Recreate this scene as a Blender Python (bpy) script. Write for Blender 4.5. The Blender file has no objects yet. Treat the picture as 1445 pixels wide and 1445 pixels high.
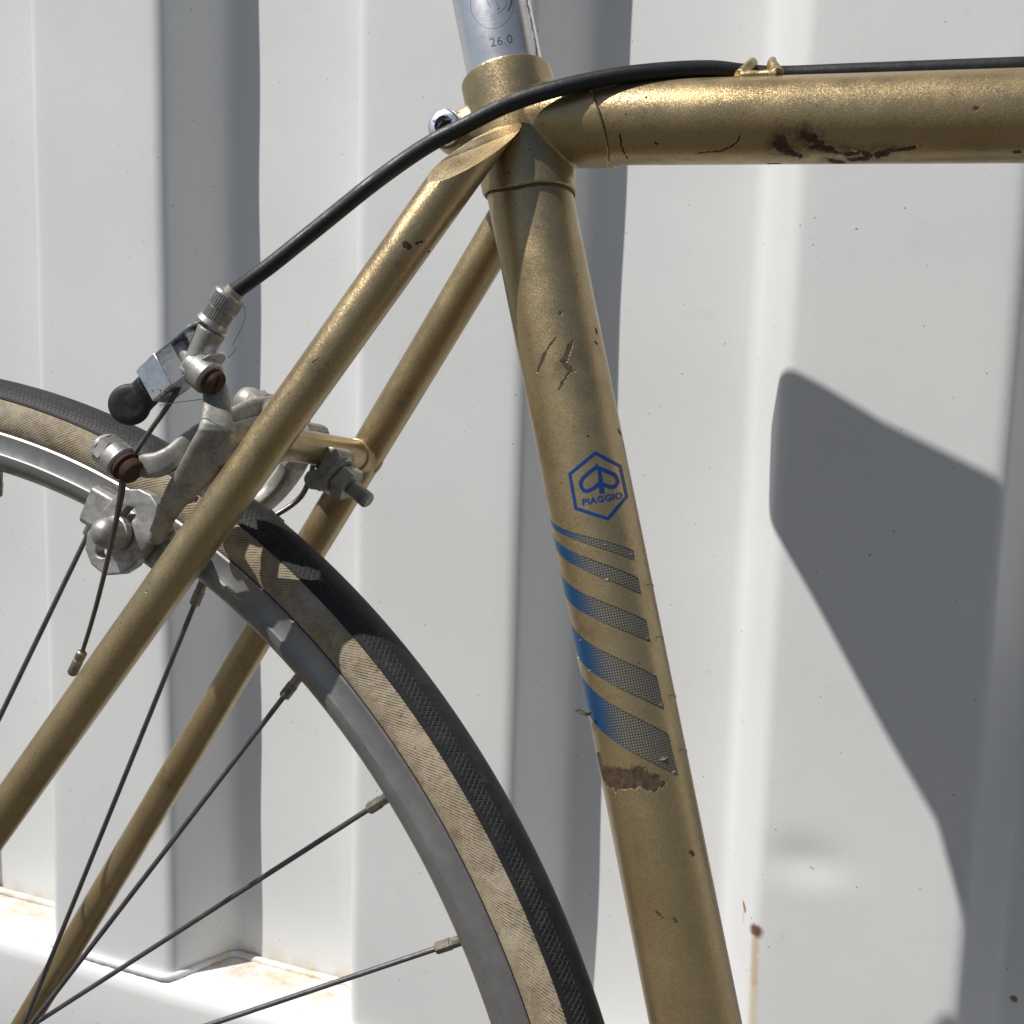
import bpy, bmesh, math, random
import numpy as np
from mathutils import Matrix, Vector
random.seed(7)
rng = np.random.RandomState(3)
scene = bpy.context.scene
R = math.radians
# ------------------------------------------------------------------ camera, sky, sun, exposure
CAM_H = 0.668                      # the lens is 0.67 m above the ground
FPX, CPX = 1449.0, 722.5           # focal length and centre in the photograph's pixels
def rotm(a, b, c):
    Rz = np.array([[math.cos(a), -math.sin(a), 0], [math.sin(a), math.cos(a), 0], [0, 0, 1]])
    Rx = np.array([[1, 0, 0], [0, math.cos(b), -math.sin(b)], [0, math.sin(b), math.cos(b)]])
    Ry = np.array([[math.cos(c), 0, math.sin(c)], [0, 1, 0], [-math.sin(c), 0, math.cos(c)]])
    return Rz @ Rx @ Ry
RW = rotm(0.3723, -0.1208, -0.0274)
cam = bpy.data.objects.new('camera', bpy.data.cameras.new('camera'))
scene.collection.objects.link(cam)
m = Matrix.Identity(4)
for i in range(3):
    m[i][0], m[i][1], m[i][2] = RW[i, 0], RW[i, 2], -RW[i, 1]
m[2][3] = CAM_H
cam.matrix_world = m
cam.data.sensor_width = 36; cam.data.lens = 36 * FPX / 1445
cam.data.clip_start = 0.01; cam.data.clip_end = 500
scene.camera = cam

SUN_AZ, SUN_EL = R(45.5), R(55.1)
w = bpy.data.worlds.new('World'); scene.world = w; w.use_nodes = True
sk = w.node_tree.nodes.new('ShaderNodeTexSky'); sk.sky_type = 'NISHITA'; sk.sun_disc = False
sk.sun_elevation = SUN_EL; sk.sun_rotation = math.pi + SUN_AZ
sk.air_density = 1.0; sk.dust_density = 1.0
w.node_tree.links.new(sk.outputs[0], w.node_tree.nodes['Background'].inputs[0])
w.node_tree.nodes['Background'].inputs[1].default_value = 0.05
sd = bpy.data.lights.new('sun', 'SUN'); sd.energy = 4.2; sd.angle = R(0.53); sd.color = (1.0, 0.97, 0.925)
so = bpy.data.objects.new('sun', sd); scene.collection.objects.link(so)
sdir = Vector((math.sin(SUN_AZ) * math.cos(SUN_EL), math.cos(SUN_AZ) * math.cos(SUN_EL), -math.sin(SUN_EL)))
so.rotation_euler = sdir.to_track_quat('-Z', 'Y').to_euler()
so.location = (-1.5, -1.5, 3.5)
scene.view_settings.view_transform = 'Standard'; scene.view_settings.look = 'None'
scene.view_settings.exposure = 0.17; scene.view_settings.gamma = 1

# ------------------------------------------------------------------ frames of reference (millimetres)
MB = np.array([[0.9983020616668515, -0.05240475809640235, 0.025430985049173793],
               [0.04862633867765938, 0.9901261195260166, 0.13147526999081516],
               [-0.03206981226199046, -0.13001541739812905, 0.9909931979485386]])   # lean of the bicycle against the wall
u_, s_, v_ = np.linalg.svd(MB); MB = u_ @ v_
OB = np.array([-133.455, 335.549, 88.122])          # seat cluster, from the lens
HUB = np.array([-246.7, 0., -433.7])
BASE = HUB + np.array([0, 0, -337.])                # where the rear tyre stands
V = lambda *a: np.array(a, float)
def ray(px, py): return RW @ V((px - CPX) / FPX, 1, (CPX - py) / FPX)
def at(px, py, y):                                   # bicycle coordinates of a pixel at depth y from the frame's mid-plane
    d = MB.T @ ray(px, py); o = MB.T @ (-OB)
    return o + d * ((y - o[1]) / d[1])
def on_cyl(px, py, A, u, r):
    d = MB.T @ ray(px, py); o = MB.T @ (-OB); u = u / np.linalg.norm(u); q = o - A
    a = d - d @ u * u; b = q - q @ u * u
    A2, B2, C2 = a @ a, 2 * a @ b, b @ b - r * r
    D = max(B2 * B2 - 4 * A2 * C2, 0)
    return o + d * ((-B2 - math.sqrt(D)) / (2 * A2))
def hit_wall(px, py, y):
    d = ray(px, py); return d * (y / d[1]) + V(0, 0, CAM_H * 1000)
CAMB = MB.T @ (-OB)
def norm(a): return a / np.linalg.norm(a)

# ------------------------------------------------------------------ node helpers
class N:
    def __init__(s, name, rough=0.5, metal=0.0, col=(.5, .5, .5), coat=0.0, spec=0.5):
        s.m = bpy.data.materials.new(name); s.m.use_nodes = True
        s.t = s.m.node_tree; s.b = s.t.nodes['Principled BSDF']
        s.set('Roughness', rough); s.set('Metallic', metal); s.set('Base Color', (*col, 1)); s.set('Coat Weight', coat)
        s.set('Specular IOR Level', spec)
        s.co = None
    def set(s, k, v):
        if hasattr(v, 'is_output') or isinstance(v, bpy.types.NodeSocket): s.t.links.new(v, s.b.inputs[k])
        else: s.b.inputs[k].default_value = v
    def n(s, t, **k):
        x = s.t.nodes.new(t)
        for a, b in k.items(): setattr(x, a, b)
        return x
    def inp(s, sock, v):
        if isinstance(v, bpy.types.NodeSocket): s.t.links.new(v, sock)
        elif v is not None: sock.default_value = v
    def coord(s, kind='Object'):
        if s.co is None: s.co = s.n('ShaderNodeTexCoord')
        return s.co.outputs[kind]
    def math(s, op, a, b=None, c=None, clamp=False):
        x = s.n('ShaderNodeMath', operation=op, use_clamp=clamp)
        s.inp(x.inputs[0], a)
        if b is not None: s.inp(x.inputs[1], b)
        if c is not None: s.inp(x.inputs[2], c)
        return x.outputs[0]
    def vm(s, op, a, b=None, scale=None):
        x = s.n('ShaderNodeVectorMath', operation=op)
        s.inp(x.inputs[0], a)
        if b is not None: s.inp(x.inputs[1], b)
        if scale is not None: s.inp(x.inputs['Scale'], scale)
        return x.outputs['Value'] if op in ('DOT_PRODUCT', 'LENGTH', 'DISTANCE') else x.outputs['Vector']
    def noise(s, scale, detail=3, rough=.55, vec=None, col=False, dist=0.0):
        x = s.n('ShaderNodeTexNoise'); s.inp(x.inputs['Vector'], vec if vec is not None else s.coord())
        x.inputs['Scale'].default_value = scale; x.inputs['Detail'].default_value = detail; x.inputs['Roughness'].default_value = rough
        x.inputs['Distortion'].default_value = dist
        return x.outputs['Color' if col else 'Fac']
    def voro(s, scale, vec=None, out='Distance', rand=1.0):
        x = s.n('ShaderNodeTexVoronoi'); s.inp(x.inputs['Vector'], vec if vec is not None else s.coord())
        x.inputs['Scale'].default_value = scale; x.inputs['Randomness'].default_value = rand
        return x.outputs[out]
    def ramp(s, f, a, b, lo=0.0, hi=1.0):
        x = s.n('ShaderNodeMapRange', interpolation_type='SMOOTHSTEP'); s.inp(x.inputs[0], f)
        x.inputs[1].default_value = a; x.inputs[2].default_value = b; x.inputs[3].default_value = lo; x.inputs[4].default_value = hi
        return x.outputs[0]
    def mix(s, f, a, b):
        x = s.n('ShaderNodeMix', data_type='RGBA'); s.inp(x.inputs[0], f)
        c4 = lambda c: (*c, 1) if isinstance(c, tuple) and len(c) == 3 else c
        s.inp(x.inputs[6], c4(a)); s.inp(x.inputs[7], c4(b)); return x.outputs[2]
    def bump(s, h, dist=.001, strength=1.0, normal=None):
        x = s.n('ShaderNodeBump'); s.inp(x.inputs['Height'], h); x.inputs['Distance'].default_value = dist; x.inputs['Strength'].default_value = strength
        if normal is not None: s.inp(x.inputs['Normal'], normal)
        return x.outputs[0]
    def sep(s, v):
        x = s.n('ShaderNodeSeparateXYZ'); s.inp(x.inputs[0], v); return x.outputs
    def comb(s, a, b, c):
        x = s.n('ShaderNodeCombineXYZ'); s.inp(x.inputs[0], a); s.inp(x.inputs[1], b); s.inp(x.inputs[2], c); return x.outputs[0]
    def warp(s, vec, scale, amp):
        nz = s.noise(scale, 3, .6, vec, col=True)
        return s.vm('ADD', vec, s.vm('SCALE', s.vm('SUBTRACT', nz, (.5, .5, .5)), scale=amp))
    def seg(s, vec, a, b, r, soft=.25):
        """mask of a capsule a-b (metres) of radius r, soft edge"""
        a = Vector(a); b = Vector(b); ba = b - a
        if ba.length < 1e-6: d = s.vm('DISTANCE', vec, tuple(a))
        else:
            pa = s.vm('SUBTRACT', vec, tuple(a))
            h = s.math('MULTIPLY', s.vm('DOT_PRODUCT', pa, tuple(ba)), 1 / ba.length_squared, clamp=True)
            x = s.n('ShaderNodeVectorMath', operation='SCALE'); x.inputs[0].default_value = tuple(ba); s.inp(x.inputs['Scale'], h)
            d = s.vm('DISTANCE', pa, x.outputs[0])
        return s.ramp(d, r * (1 - soft), r * (1 + soft), 1, 0)
    def maxall(s, L):
        o = L[0]
        for q in L[1:]: o = s.math('MAXIMUM', o, q)
        return o
def loc(p): return tuple((np.asarray(p, float) - BASE) * .001)

# ------------------------------------------------------------------ materials
def gold(name, marks=(), halo=True, big=((.045, .016, .011), (.11, .046, .027))):
    k = N(name, rough=.4, metal=.78, coat=.18); k.set('Coat Roughness', .22)
    co = k.coord()
    blot = k.noise(22, 4, .6); fine = k.noise(900, 2, .6)
    base = k.mix(k.ramp(blot, .3, .7), (.405, .30, .152), (.455, .35, .195))
    fl = k.voro(4600, out='Color')
    fx = k.sep(fl)
    base = k.mix(k.math('MULTIPLY', k.ramp(fx[0], .93, .97), .42), base, (.72, .62, .42))
    base = k.mix(k.math('MULTIPLY', k.ramp(fx[1], .55, .95), .3), base, (.16, .115, .055))
    sp = k.math('MULTIPLY', k.ramp(k.voro(1100), .0, .16, 1, 0), k.ramp(k.sep(k.voro(1100, out='Color'))[1], .93, .95))
    base = k.mix(k.math('MULTIPLY', sp, .6), base, (.9, .8, .55))
    dirt = k.math('MULTIPLY', k.ramp(k.noise(60, 6, .72), .53, .74), .5)
    base = k.mix(dirt, base, (.16, .125, .075))
    pts = k.ramp(k.voro(330), .0, .17, 1, 0)
    pts = k.math('MULTIPLY', pts, k.ramp(k.sep(k.voro(330, out='Color'))[0], .86, .88))
    base = k.mix(k.math('MULTIPLY', pts, .85), base, (.045, .025, .015))
    bare = None
    if marks:
        wv = k.warp(co, 420, .0016); wb = k.warp(k.warp(co, 170, .0065), 700, .0022)
        ms = [k.seg(wb if r > 1.05 else wv, loc(a), loc(b), r * .001, .3 if r > 1.05 and halo else .12) for a, b, r in marks]
        bare = k.maxall(ms)
        hl = [k.seg(wb, loc(a), loc(b), r * .0023, .6) for a, b, r in marks if r > 1.05 and halo]
        if hl:
            hm = k.math('MULTIPLY', k.maxall(hl), k.ramp(k.noise(300, 6, .8), .36, .60))
            base = k.mix(k.math('MULTIPLY', hm, .75), base, (.095, .050, .028))
        base = k.mix(bare, base, k.mix(k.ramp(k.noise(500, 4, .7), .35, .7), *big))
    k.set('Base Color', base)
    rough = k.ramp(k.noise(70, 5, .65), .3, .75, .30, .47)
    nrm = k.n('ShaderNodeNewGeometry').outputs['Normal']
    j = k.vm('SCALE', k.vm('SUBTRACT', fl, (.5, .5, .5)), scale=.20)
    nn = k.vm('NORMALIZE', k.vm('ADD', nrm, j))
    hgt = k.math('ADD', k.math('MULTIPLY', fine, .25), k.math('MULTIPLY', k.noise(120, 3), .5))
    if bare is not None:
        hgt = k.math('SUBTRACT', hgt, k.math('MULTIPLY', bare, 1.2))
        rough = k.math('MAXIMUM', rough, k.math('MULTIPLY', bare, .8))
        mt = k.math('SUBTRACT', .78, k.math('MULTIPLY', bare, .74)); k.set('Metallic', mt)
        k.set('Coat Weight', k.math('SUBTRACT', .18, k.math('MULTIPLY', bare, .18)))
    k.set('Roughness', rough)
    k.set('Normal', k.bump(hgt, .00009, 1.0, nn))
    return k.m

def metal(name, col=(.55, .54, .52), rough=.4, grime=.5, rust=0.0, metalv=.9, gcol=(.09, .075, .055)):
    k = N(name, rough=rough, metal=metalv)
    g = k.ramp(k.noise(180, 7, .7), .42, .72)
    c = k.mix(k.math('MULTIPLY', g, grime), col, gcol)
    c = k.mix(k.math('MULTIPLY', k.ramp(k.noise(900, 3, .6), .35, .7), .2), c, tuple(x * .5 for x in col))
    rr = k.math('ADD', k.ramp(k.noise(120, 5, .7), .3, .7, rough - .07, rough + .14), k.math('MULTIPLY', g, grime * .25))
    if rust > 0:
        q = k.ramp(k.noise(260, 6, .75), .62 - rust * .3, .68 - rust * .3)
        c = k.mix(q, c, k.mix(k.noise(900, 4, .7), (.030, .013, .007), (.085, .036, .016)))
        k.set('Metallic', k.math('SUBTRACT', metalv, k.math('MULTIPLY', q, metalv)))
        rr = k.math('MAXIMUM', rr, k.math('MULTIPLY', q, .85))
    k.set('Base Color', c); k.set('Roughness', rr)
    k.set('Normal', k.bump(k.noise(450, 5, .65), .00015, .8))
    return k.m

M = {}
M['alloy'] = metal('weathered_alloy', (.37, .355, .32), .5, .6, metalv=.5)
M['alloy_clean'] = metal('bright_alloy', (.45, .44, .42), .42, .6, metalv=.7)
M['chrome'] = metal('pitted_chrome', (.66, .70, .78), .17, .3, rust=.10)
M['chrome_ring'] = metal('chrome_bolt_head', (.75, .80, .86), .2, .15, rust=.12)
M['rust'] = metal('rusty_steel', (.12, .07, .04), .6, .4, rust=.9, metalv=.4)
M['steel'] = metal('dull_spoke_steel', (.20, .19, .20), .42, .5)
M['cable'] = metal('dirty_cable', (.13, .115, .105), .5, .6)
M['nipple'] = metal('dull_nipple_brass', (.33, .30, .25), .45, .6)

def rim_mat():
    k = N('anodised_rim', rough=.36, metal=.7)
    c = k.mix(k.ramp(k.noise(60, 6, .7), .35, .7), (.30, .292, .282), (.25, .246, .24))
    c = k.mix(k.math('MULTIPLY', k.ramp(k.noise(400, 6, .75), .58, .72), .6), c, (.14, .12, .10))
    c = k.mix(k.math('MULTIPLY', k.ramp(k.voro(260), 0, .12, 1, 0), k.ramp(k.sep(k.voro(260, out='Color'))[0], .85, .88)), c, (.06, .05, .045))
    k.set('Base Color', c); k.set('Roughness', k.ramp(k.noise(150, 5, .7), .3, .7, .36, .52))
    uv = k.sep(k.coord('UV'))
    k.set('Normal', k.bump(k.noise(1.0, 3, .6, k.comb(k.math('MULTIPLY', uv[0], 30), k.math('MULTIPLY', uv[1], 1500), 0.0)), .00006, .7))
    return k.m
M['rim'] = rim_mat()

def sidewall_mat():
    k = N('tan_cotton_sidewall', rough=.8, spec=.25)
    uv = k.coord('UV'); q = k.sep(uv)                       # u = length along the tyre in m, v = across in m
    u = k.math('ADD', q[0], k.math('MULTIPLY', k.math('SUBTRACT', k.noise(25, 2, .5, uv), .5), .0010))
    # threads run obliquely across the wall, their slant breaking up from patch to patch
    ph = k.math('ADD', u, k.math('MULTIPLY', q[1], 1.3))
    st = k.math('SINE', k.math('MULTIPLY', ph, 2 * math.pi / .0015))
    st = k.ramp(st, -.2, .9)
    patch = k.math('MULTIPLY', k.ramp(k.noise(110, 4, .7, uv), .38, .62, .1, 1), k.ramp(k.noise(420, 3, .6), .35, .6, .35, 1))
    worn = k.math('MULTIPLY', st, patch)
    c = k.mix(k.ramp(k.noise(55, 5, .7), .3, .7), (.43, .36, .255), (.33, .265, .18))
    c = k.mix(k.math('MULTIPLY', k.ramp(k.noise(30, 4, .7), .5, .72), .5), c, (.44, .41, .36))
    c = k.mix(k.math('MULTIPLY', worn, .72), c, (.15, .105, .07))
    c = k.mix(k.math('MULTIPLY', k.ramp(k.noise(330, 5, .7), .58, .70), .65), c, (.14, .095, .06))
    c = k.mix(k.math('MULTIPLY', k.ramp(k.noise(85, 6, .75), .5, .66), .5), c, (.20, .145, .085))
    # a zig-zag stray thread
    tri = k.math('PINGPONG', q[0], .013)
    dd = k.math('ABSOLUTE', k.math('SUBTRACT', q[1], k.math('ADD', k.math('MULTIPLY', tri, .55), .003)))
    c = k.mix(k.math('MULTIPLY', k.math('MULTIPLY', k.ramp(dd, .00015, .00035, 1, 0), k.ramp(k.noise(60, 3, .6), .42, .6)), .45), c, (.50, .41, .27))
    k.set('Base Color', c)
    k.set('Normal', k.bump(k.math('SUBTRACT', k.noise(300, 5, .7), worn), .00035, .9))
    return k.m
M['sidewall'] = sidewall_mat()

def tread_mat():
    k = N('black_tread_rubber', rough=.62, spec=.4)
    uv = k.coord('UV'); q = k.sep(uv)
    P = .0020
    a = k.math('ADD', q[0], k.math('MULTIPLY', q[1], .62)); b = k.math('SUBTRACT', q[0], k.math('MULTIPLY', q[1], .62))
    sa = k.math('ABSOLUTE', k.math('SINE', k.math('MULTIPLY', a, math.pi / P)))
    sb = k.math('ABSOLUTE', k.math('SINE', k.math('MULTIPLY', b, math.pi / P)))
    kn = k.math('MINIMUM', sa, sb)
    av = k.math('ABSOLUTE', q[1])
    band = k.math('MULTIPLY', k.ramp(av, .0062, .0072), k.ramp(av, .0116, .0120, 1, 0))
    rings = k.math('MULTIPLY', k.ramp(av, .0122, .0124), k.ramp(k.math('SINE', k.math('MULTIPLY', av, 2 * math.pi / .0007)), -.4, .4))
    worn = k.ramp(k.noise(70, 4, .7), .34, .58, .15, 1)
    h = k.math('SUBTRACT', 1.0, k.math('MULTIPLY', k.math('MULTIPLY', band, worn), k.ramp(kn, .15, .5, 1, 0)))
    h = k.math('SUBTRACT', h, k.math('MULTIPLY', rings, .4))
    c = k.mix(k.ramp(k.noise(90, 5, .7), .35, .7), (.010, .011, .012), (.019, .019, .019))
    c = k.mix(k.math('MULTIPLY', k.ramp(h, .1, .8, 1, 0), .35), c, (.075, .072, .066))
    c = k.mix(k.math('MULTIPLY', k.ramp(k.noise(160, 7, .8), .5, .72), .55), c, (.075, .071, .064))
    k.set('Base Color', c)
    k.set('Normal', k.bump(k.math('ADD', h, k.math('MULTIPLY', k.noise(1200, 3), .25)), .0004, 1.0))
    return k.m
M['tread'] = tread_mat()
def rubber(name, col=(.010, .010, .012), rough=.46):
    k = N(name, rough=rough, spec=.5)
    c = k.mix(k.math('MULTIPLY', k.ramp(k.noise(160, 6, .75), .5, .78), .4 if name != 'black_cable_housing' else .2), col, (.07, .067, .063))
    k.set('Base Color', c); k.set('Roughness', k.ramp(k.noise(90, 4, .7), .3, .7, rough - .06, rough + .2))
    k.set('Normal', k.bump(k.noise(500, 4, .6), .0002, .7)); return k.m
M['housing'] = rubber('black_cable_housing'); M['grip'] = rubber('worn_black_grip', (.02, .02, .021), .5)
M['leather'] = rubber('black_saddle_cover', (.02, .018, .017), .5)

def flat(name, col, rough=.4, metalv=0.0, wear=None, wt=.58):
    k = N(name, rough=rough, metal=metalv, col=col)
    if wear:
        k.set('Base Color', k.mix(k.math('MULTIPLY', k.ramp(k.noise(500, 5, .75), wt, wt + .05), .8), col, wear))
    return k.m
M['blue'] = flat('blue_decal_ink', (.007, .038, .18), .35, 0, (.20, .15, .08), .625)
M['engrave_faint'] = flat('faint_engraving', (.26, .25, .25), .4, .4)
M['engrave'] = flat('dark_stamped_figures', (.05, .045, .045), .6)

def halftone():
    k = N('halftone_stripe_print', rough=.36, metal=.25)
    q = k.sep(k.coord('UV'))          # u 0..1 across the print, v in metres; true lengths in second map
    g = k.n('ShaderNodeUVMap'); g.uv_map = 'len'
    l = k.sep(g.outputs[0])
    P = .00085
    du = k.math('SUBTRACT', k.math('FRACT', k.math('DIVIDE', l[0], P)), .5)
    dv = k.math('SUBTRACT', k.math('FRACT', k.math('DIVIDE', l[1], P)), .5)
    d = k.math('SQRT', k.math('ADD', k.math('MULTIPLY', du, du), k.math('MULTIPLY', dv, dv)))
    rad = k.ramp(q[0], .16, .55, .0, .36)
    dot = k.ramp(k.math('SUBTRACT', d, rad), -.06, .06, 1, 0)
    ink = k.mix(k.ramp(q[0], .2, .62), (.012, .068, .17), (.070, .066, .056))
    c = k.mix(dot, ink, (.235, .212, .165))
    c = k.mix(k.math('MULTIPLY', k.ramp(k.noise(160, 5, .75), .6, .7), .5), c, (.20, .16, .095))
    k.set('Base Color', c); return k.m
M['halftone'] = halftone()
M['film'] = flat('torn_film_edge', (.36, .33, .27), .4, 0, wear=(.08, .06, .04))
M['stripe_edge'] = flat('dark_print_edge', (.07, .055, .035), .5, 0)

def white_paint(name, rustmarks=(), rail=False):
    k = N(name, rough=.42, spec=.45)
    co = k.coord()
    c = k.mix(k.ramp(k.noise(3.2, 5, .6), .3, .7), (.695, .70, .695), (.74, .745, .74))
    c = k.mix(k.math('MULTIPLY', k.ramp(k.noise(55, 7, .75), .56, .78), .18), c, (.45, .43, .38))
    # black specks of soot and fly dirt
    for sc, th, keep, am in ((165, .09, .80, .75), (62, .045, .80, .8), (330, .12, .84, .4)):
        wv = k.warp(co, 300, .0016)
        dst = k.voro(sc, wv); cc = k.sep(k.voro(sc, wv, out='Color'))[0]
        mk = k.math('MULTIPLY', k.ramp(dst, th * .5, th, 1, 0), k.ramp(cc, keep, keep + .02))
        c = k.mix(k.math('MULTIPLY', mk, am), c, (.09, .08, .075))
    # short grey scuffs
    sx = k.sep(co)
    sv = k.comb(k.math('MULTIPLY', sx[0], 70), k.math('MULTIPLY', sx[1], 70), k.math('MULTIPLY', sx[2], 140))
    sc = k.ramp(k.noise(1.0, 8, .8, sv), .70, .76)
    c = k.mix(k.math('MULTIPLY', sc, .35), c, (.30, .29, .27))
    for a, b, r, col, amt, soft in rustmarks:
        wv = k.warp(co, 260, .0022)
        c = k.mix(k.math('MULTIPLY', k.seg(wv, a, b, r, soft), amt), c, col)
    if name == 'container_white':
        zz = k.ramp(sx[2], .2505, .272, 1, 0)
        st = k.math('MULTIPLY', k.math('MULTIPLY', zz, k.ramp(sx[1], .5755, .586)), k.ramp(k.noise(70, 5, .7), .40, .62))
        c = k.mix(k.math('MULTIPLY', st, .55), c, (.55, .47, .33))
    if rail:
        rec = k.ramp(sx[1], .553, .572)
        st = k.math('MULTIPLY', rec, k.ramp(k.noise(45, 6, .75), .34, .64))
        c = k.mix(k.math('MULTIPLY', st, .8), c, (.55, .44, .29))
        c = k.mix(k.math('MULTIPLY', k.math('MULTIPLY', rec, k.ramp(k.noise(160, 6, .8), .58, .66)), .6), c, (.28, .20, .13))
    k.set('Base Color', c)
    h = k.math('ADD', k.math('MULTIPLY', k.noise(260, 4, .6), .25), k.noise(28, 3, .5))
    k.set('Normal', k.bump(h, .0006, .32))
    k.set('Roughness', k.ramp(k.noise(20, 5, .65), .3, .7, .36, .52))
    return k.m

# ------------------------------------------------------------------ geometry helpers (vertices in mm)
def link(o):
    scene.collection.objects.link(o); return o
def mk(name, geo, mat, parent=None, smooth=True, space='bike', angle=40, uv=None, label=None):
    """geo: list of (verts, faces[, matindex]); one mesh object"""
    if isinstance(geo, tuple): geo = [geo]
    vs, fs, mi = [], [], []
    for g in geo:
        o = len(vs); vs.extend(map(tuple, g[0])); fs.extend([tuple(i + o for i in f) for f in g[1]]); mi.extend([g[2] if len(g) > 2 else 0] * len(g[1]))
    off = BASE if space == 'bike' else V(0, 0, 0)
    a = (np.array(vs, float) - off) * .001
    me = bpy.data.meshes.new(name); me.from_pydata(a.tolist(), [], fs); me.update()
    for mm_ in (mat if isinstance(mat, (list, tuple)) else [mat]): me.materials.append(mm_)
    me.polygons.foreach_set('material_index', mi)
    bm = bmesh.new(); bm.from_mesh(me); bmesh.ops.recalc_face_normals(bm, faces=bm.faces); bm.to_mesh(me); bm.free()
    if uv is not None:
        for nm, arr in uv.items():
            L = me.uv_layers.new(name=nm); idx = np.empty(len(me.loops), int); me.loops.foreach_get('vertex_index', idx)
            L.data.foreach_set('uv', np.asarray(arr, float)[idx].ravel())
    if smooth:
        me.polygons.foreach_set('use_smooth', [True] * len(me.polygons))
        me.set_sharp_from_angle(angle=R(angle))
    o = link(bpy.data.objects.new(name, me))
    if parent: o.parent = parent
    if label: o['label'] = label
    return o
def smooth_path(P, n=8):
    P = [np.asarray(p, float) for p in P]
    if len(P) < 3: return P
    Q = [2 * P[0] - P[1]] + P + [2 * P[-1] - P[-2]]; out = []
    for i in range(1, len(Q) - 2):
        for k in range(n):
            t = k / n; a, b, c, d = Q[i - 1], Q[i], Q[i + 1], Q[i + 2]
            out.append(.5 * ((2 * b) + (c - a) * t + (2 * a - 5 * b + 4 * c - d) * t * t + (3 * b - a - 3 * c + d) * t ** 3))
    out.append(P[-1]); return out
def sweep(P, r, n=20, caps=True, ref=None, sm=0, sq=1.0):
    spw = lambda q: math.copysign(abs(q) ** sq, q)
    """tube along P; r scalar, list, or list of (ra, rb) with ra along ref"""
    P = [np.asarray(p, float) for p in P]
    rs = [r] * len(P) if np.isscalar(r) or isinstance(r, tuple) else list(r)
    rs = [(x, x) if np.isscalar(x) else x for x in rs]
    if sm and len(P) > 2:
        rr = smooth_path([V(a, b, 0) for a, b in rs], sm); P = smooth_path(P, sm); rs = [(max(q[0], .05), max(q[1], .05)) for q in rr]
    T = [norm(P[min(i + 1, len(P) - 1)] - P[max(i - 1, 0)]) for i in range(len(P))]
    e = np.asarray(ref, float) if ref is not None else (V(0, 0, 1) if abs(T[0][2]) < .9 else V(1, 0, 0))
    vs, fs = [], []
    for i, p in enumerate(P):
        if ref is not None: e = np.asarray(ref, float)
        e = norm(e - e @ T[i] * T[i]); f = np.cross(T[i], e)
        for k in range(n):
            a = 2 * math.pi * k / n; vs.append(p + e * rs[i][0] * spw(math.cos(a)) + f * rs[i][1] * spw(math.sin(a)))
        if i:
            for k in range(n):
                a, b = (i - 1) * n + k, (i - 1) * n + (k + 1) % n; fs.append((a, b, b + n, a + n))
    if caps: fs.append(tuple(range(n))[::-1]); fs.append(tuple(range(len(vs) - n, len(vs))))
    return vs, fs
def lathe(p, ax, prof, n=32, knurl=None):
    ax = norm(np.asarray(ax, float)); e = norm(np.cross(ax, V(0, 0, 1) if abs(ax[2]) < .9 else V(1, 0, 0))); f = np.cross(ax, e)
    vs, fs = [], []
    for i, q in enumerate(prof):
        t, r = q[0], q[1]
        for k in range(n):
            a = 2 * math.pi * k / n
            rr = r * (1 - (.055 if (knurl and len(q) > 2 and (k // 2) % 2) else 0))
            vs.append(p + ax * t + (e * math.cos(a) + f * math.sin(a)) * rr)
        if i:
            for k in range(n):
                a, b = (i - 1) * n + k, (i - 1) * n + (k + 1) % n; fs.append((a, b, b + n, a + n))
    fs.append(tuple(range(n))[::-1]); fs.append(tuple(range(len(vs) - n, len(vs))))
    return vs, fs
def hexnut(p, ax, r, t0, t1, ch=.6, rot=0.):
    ax = norm(np.asarray(ax, float)); e = norm(np.cross(ax, V(0, 0, 1))); f = np.cross(ax, e); vs, fs = [], []
    for t, q in ((t0, r - ch), (t0 + ch, r), (t1 - ch, r), (t1, r - ch)):
        for k in range(6):
            a = k * math.pi / 3 + rot; vs.append(p + ax * t + (e * math.cos(a) + f * math.sin(a)) * q)
    for i in range(3):
        for k in range(6): a, b = i * 6 + k, i * 6 + (k + 1) % 6; fs.append((a, b, b + 6, a + 6))
    fs += [(5, 4, 3, 2, 1, 0), (18, 19, 20, 21, 22, 23)]
    return vs, fs
def box(c, ux, uy, uz, hx, hy, hz):
    c, ux, uy, uz = map(lambda a: np.asarray(a, float), (c, ux, uy, uz)); vs = []
    for sx in (-1, 1):
        for sy in (-1, 1):
            for sz in (-1, 1): vs.append(c + ux * hx * sx + uy * hy * sy + uz * hz * sz)
    return vs, [(0, 1, 3, 2), (4, 6, 7, 5), (0, 4, 5, 1), (2, 3, 7, 6), (0, 2, 6, 4), (1, 5, 7, 3)]
def plate(outer, nrm, t, inner=None):
    """plate from 3-D outline points, thickness t along nrm; inner = same-count hole outline"""
    n = len(outer); nrm = norm(np.asarray(nrm, float)) * t
    vs = list(outer) + [p + nrm for p in outer]
    fs = [(i, (i + 1) % n, n + (i + 1) % n, n + i) for i in range(n)]
    if inner is None: fs += [tuple(range(n))[::-1], tuple(range(n, 2 * n))]
    else:
        k = 2 * n; vs += list(inner) + [p + nrm for p in inner]
        for i in range(n):
            j = (i + 1) % n
            fs += [(k + j, k + i, k + n + i, k + n + j), (i, k + i, k + j, j), (n + i, n + j, k + n + j, k + n + i)]
    return vs, fs
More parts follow.
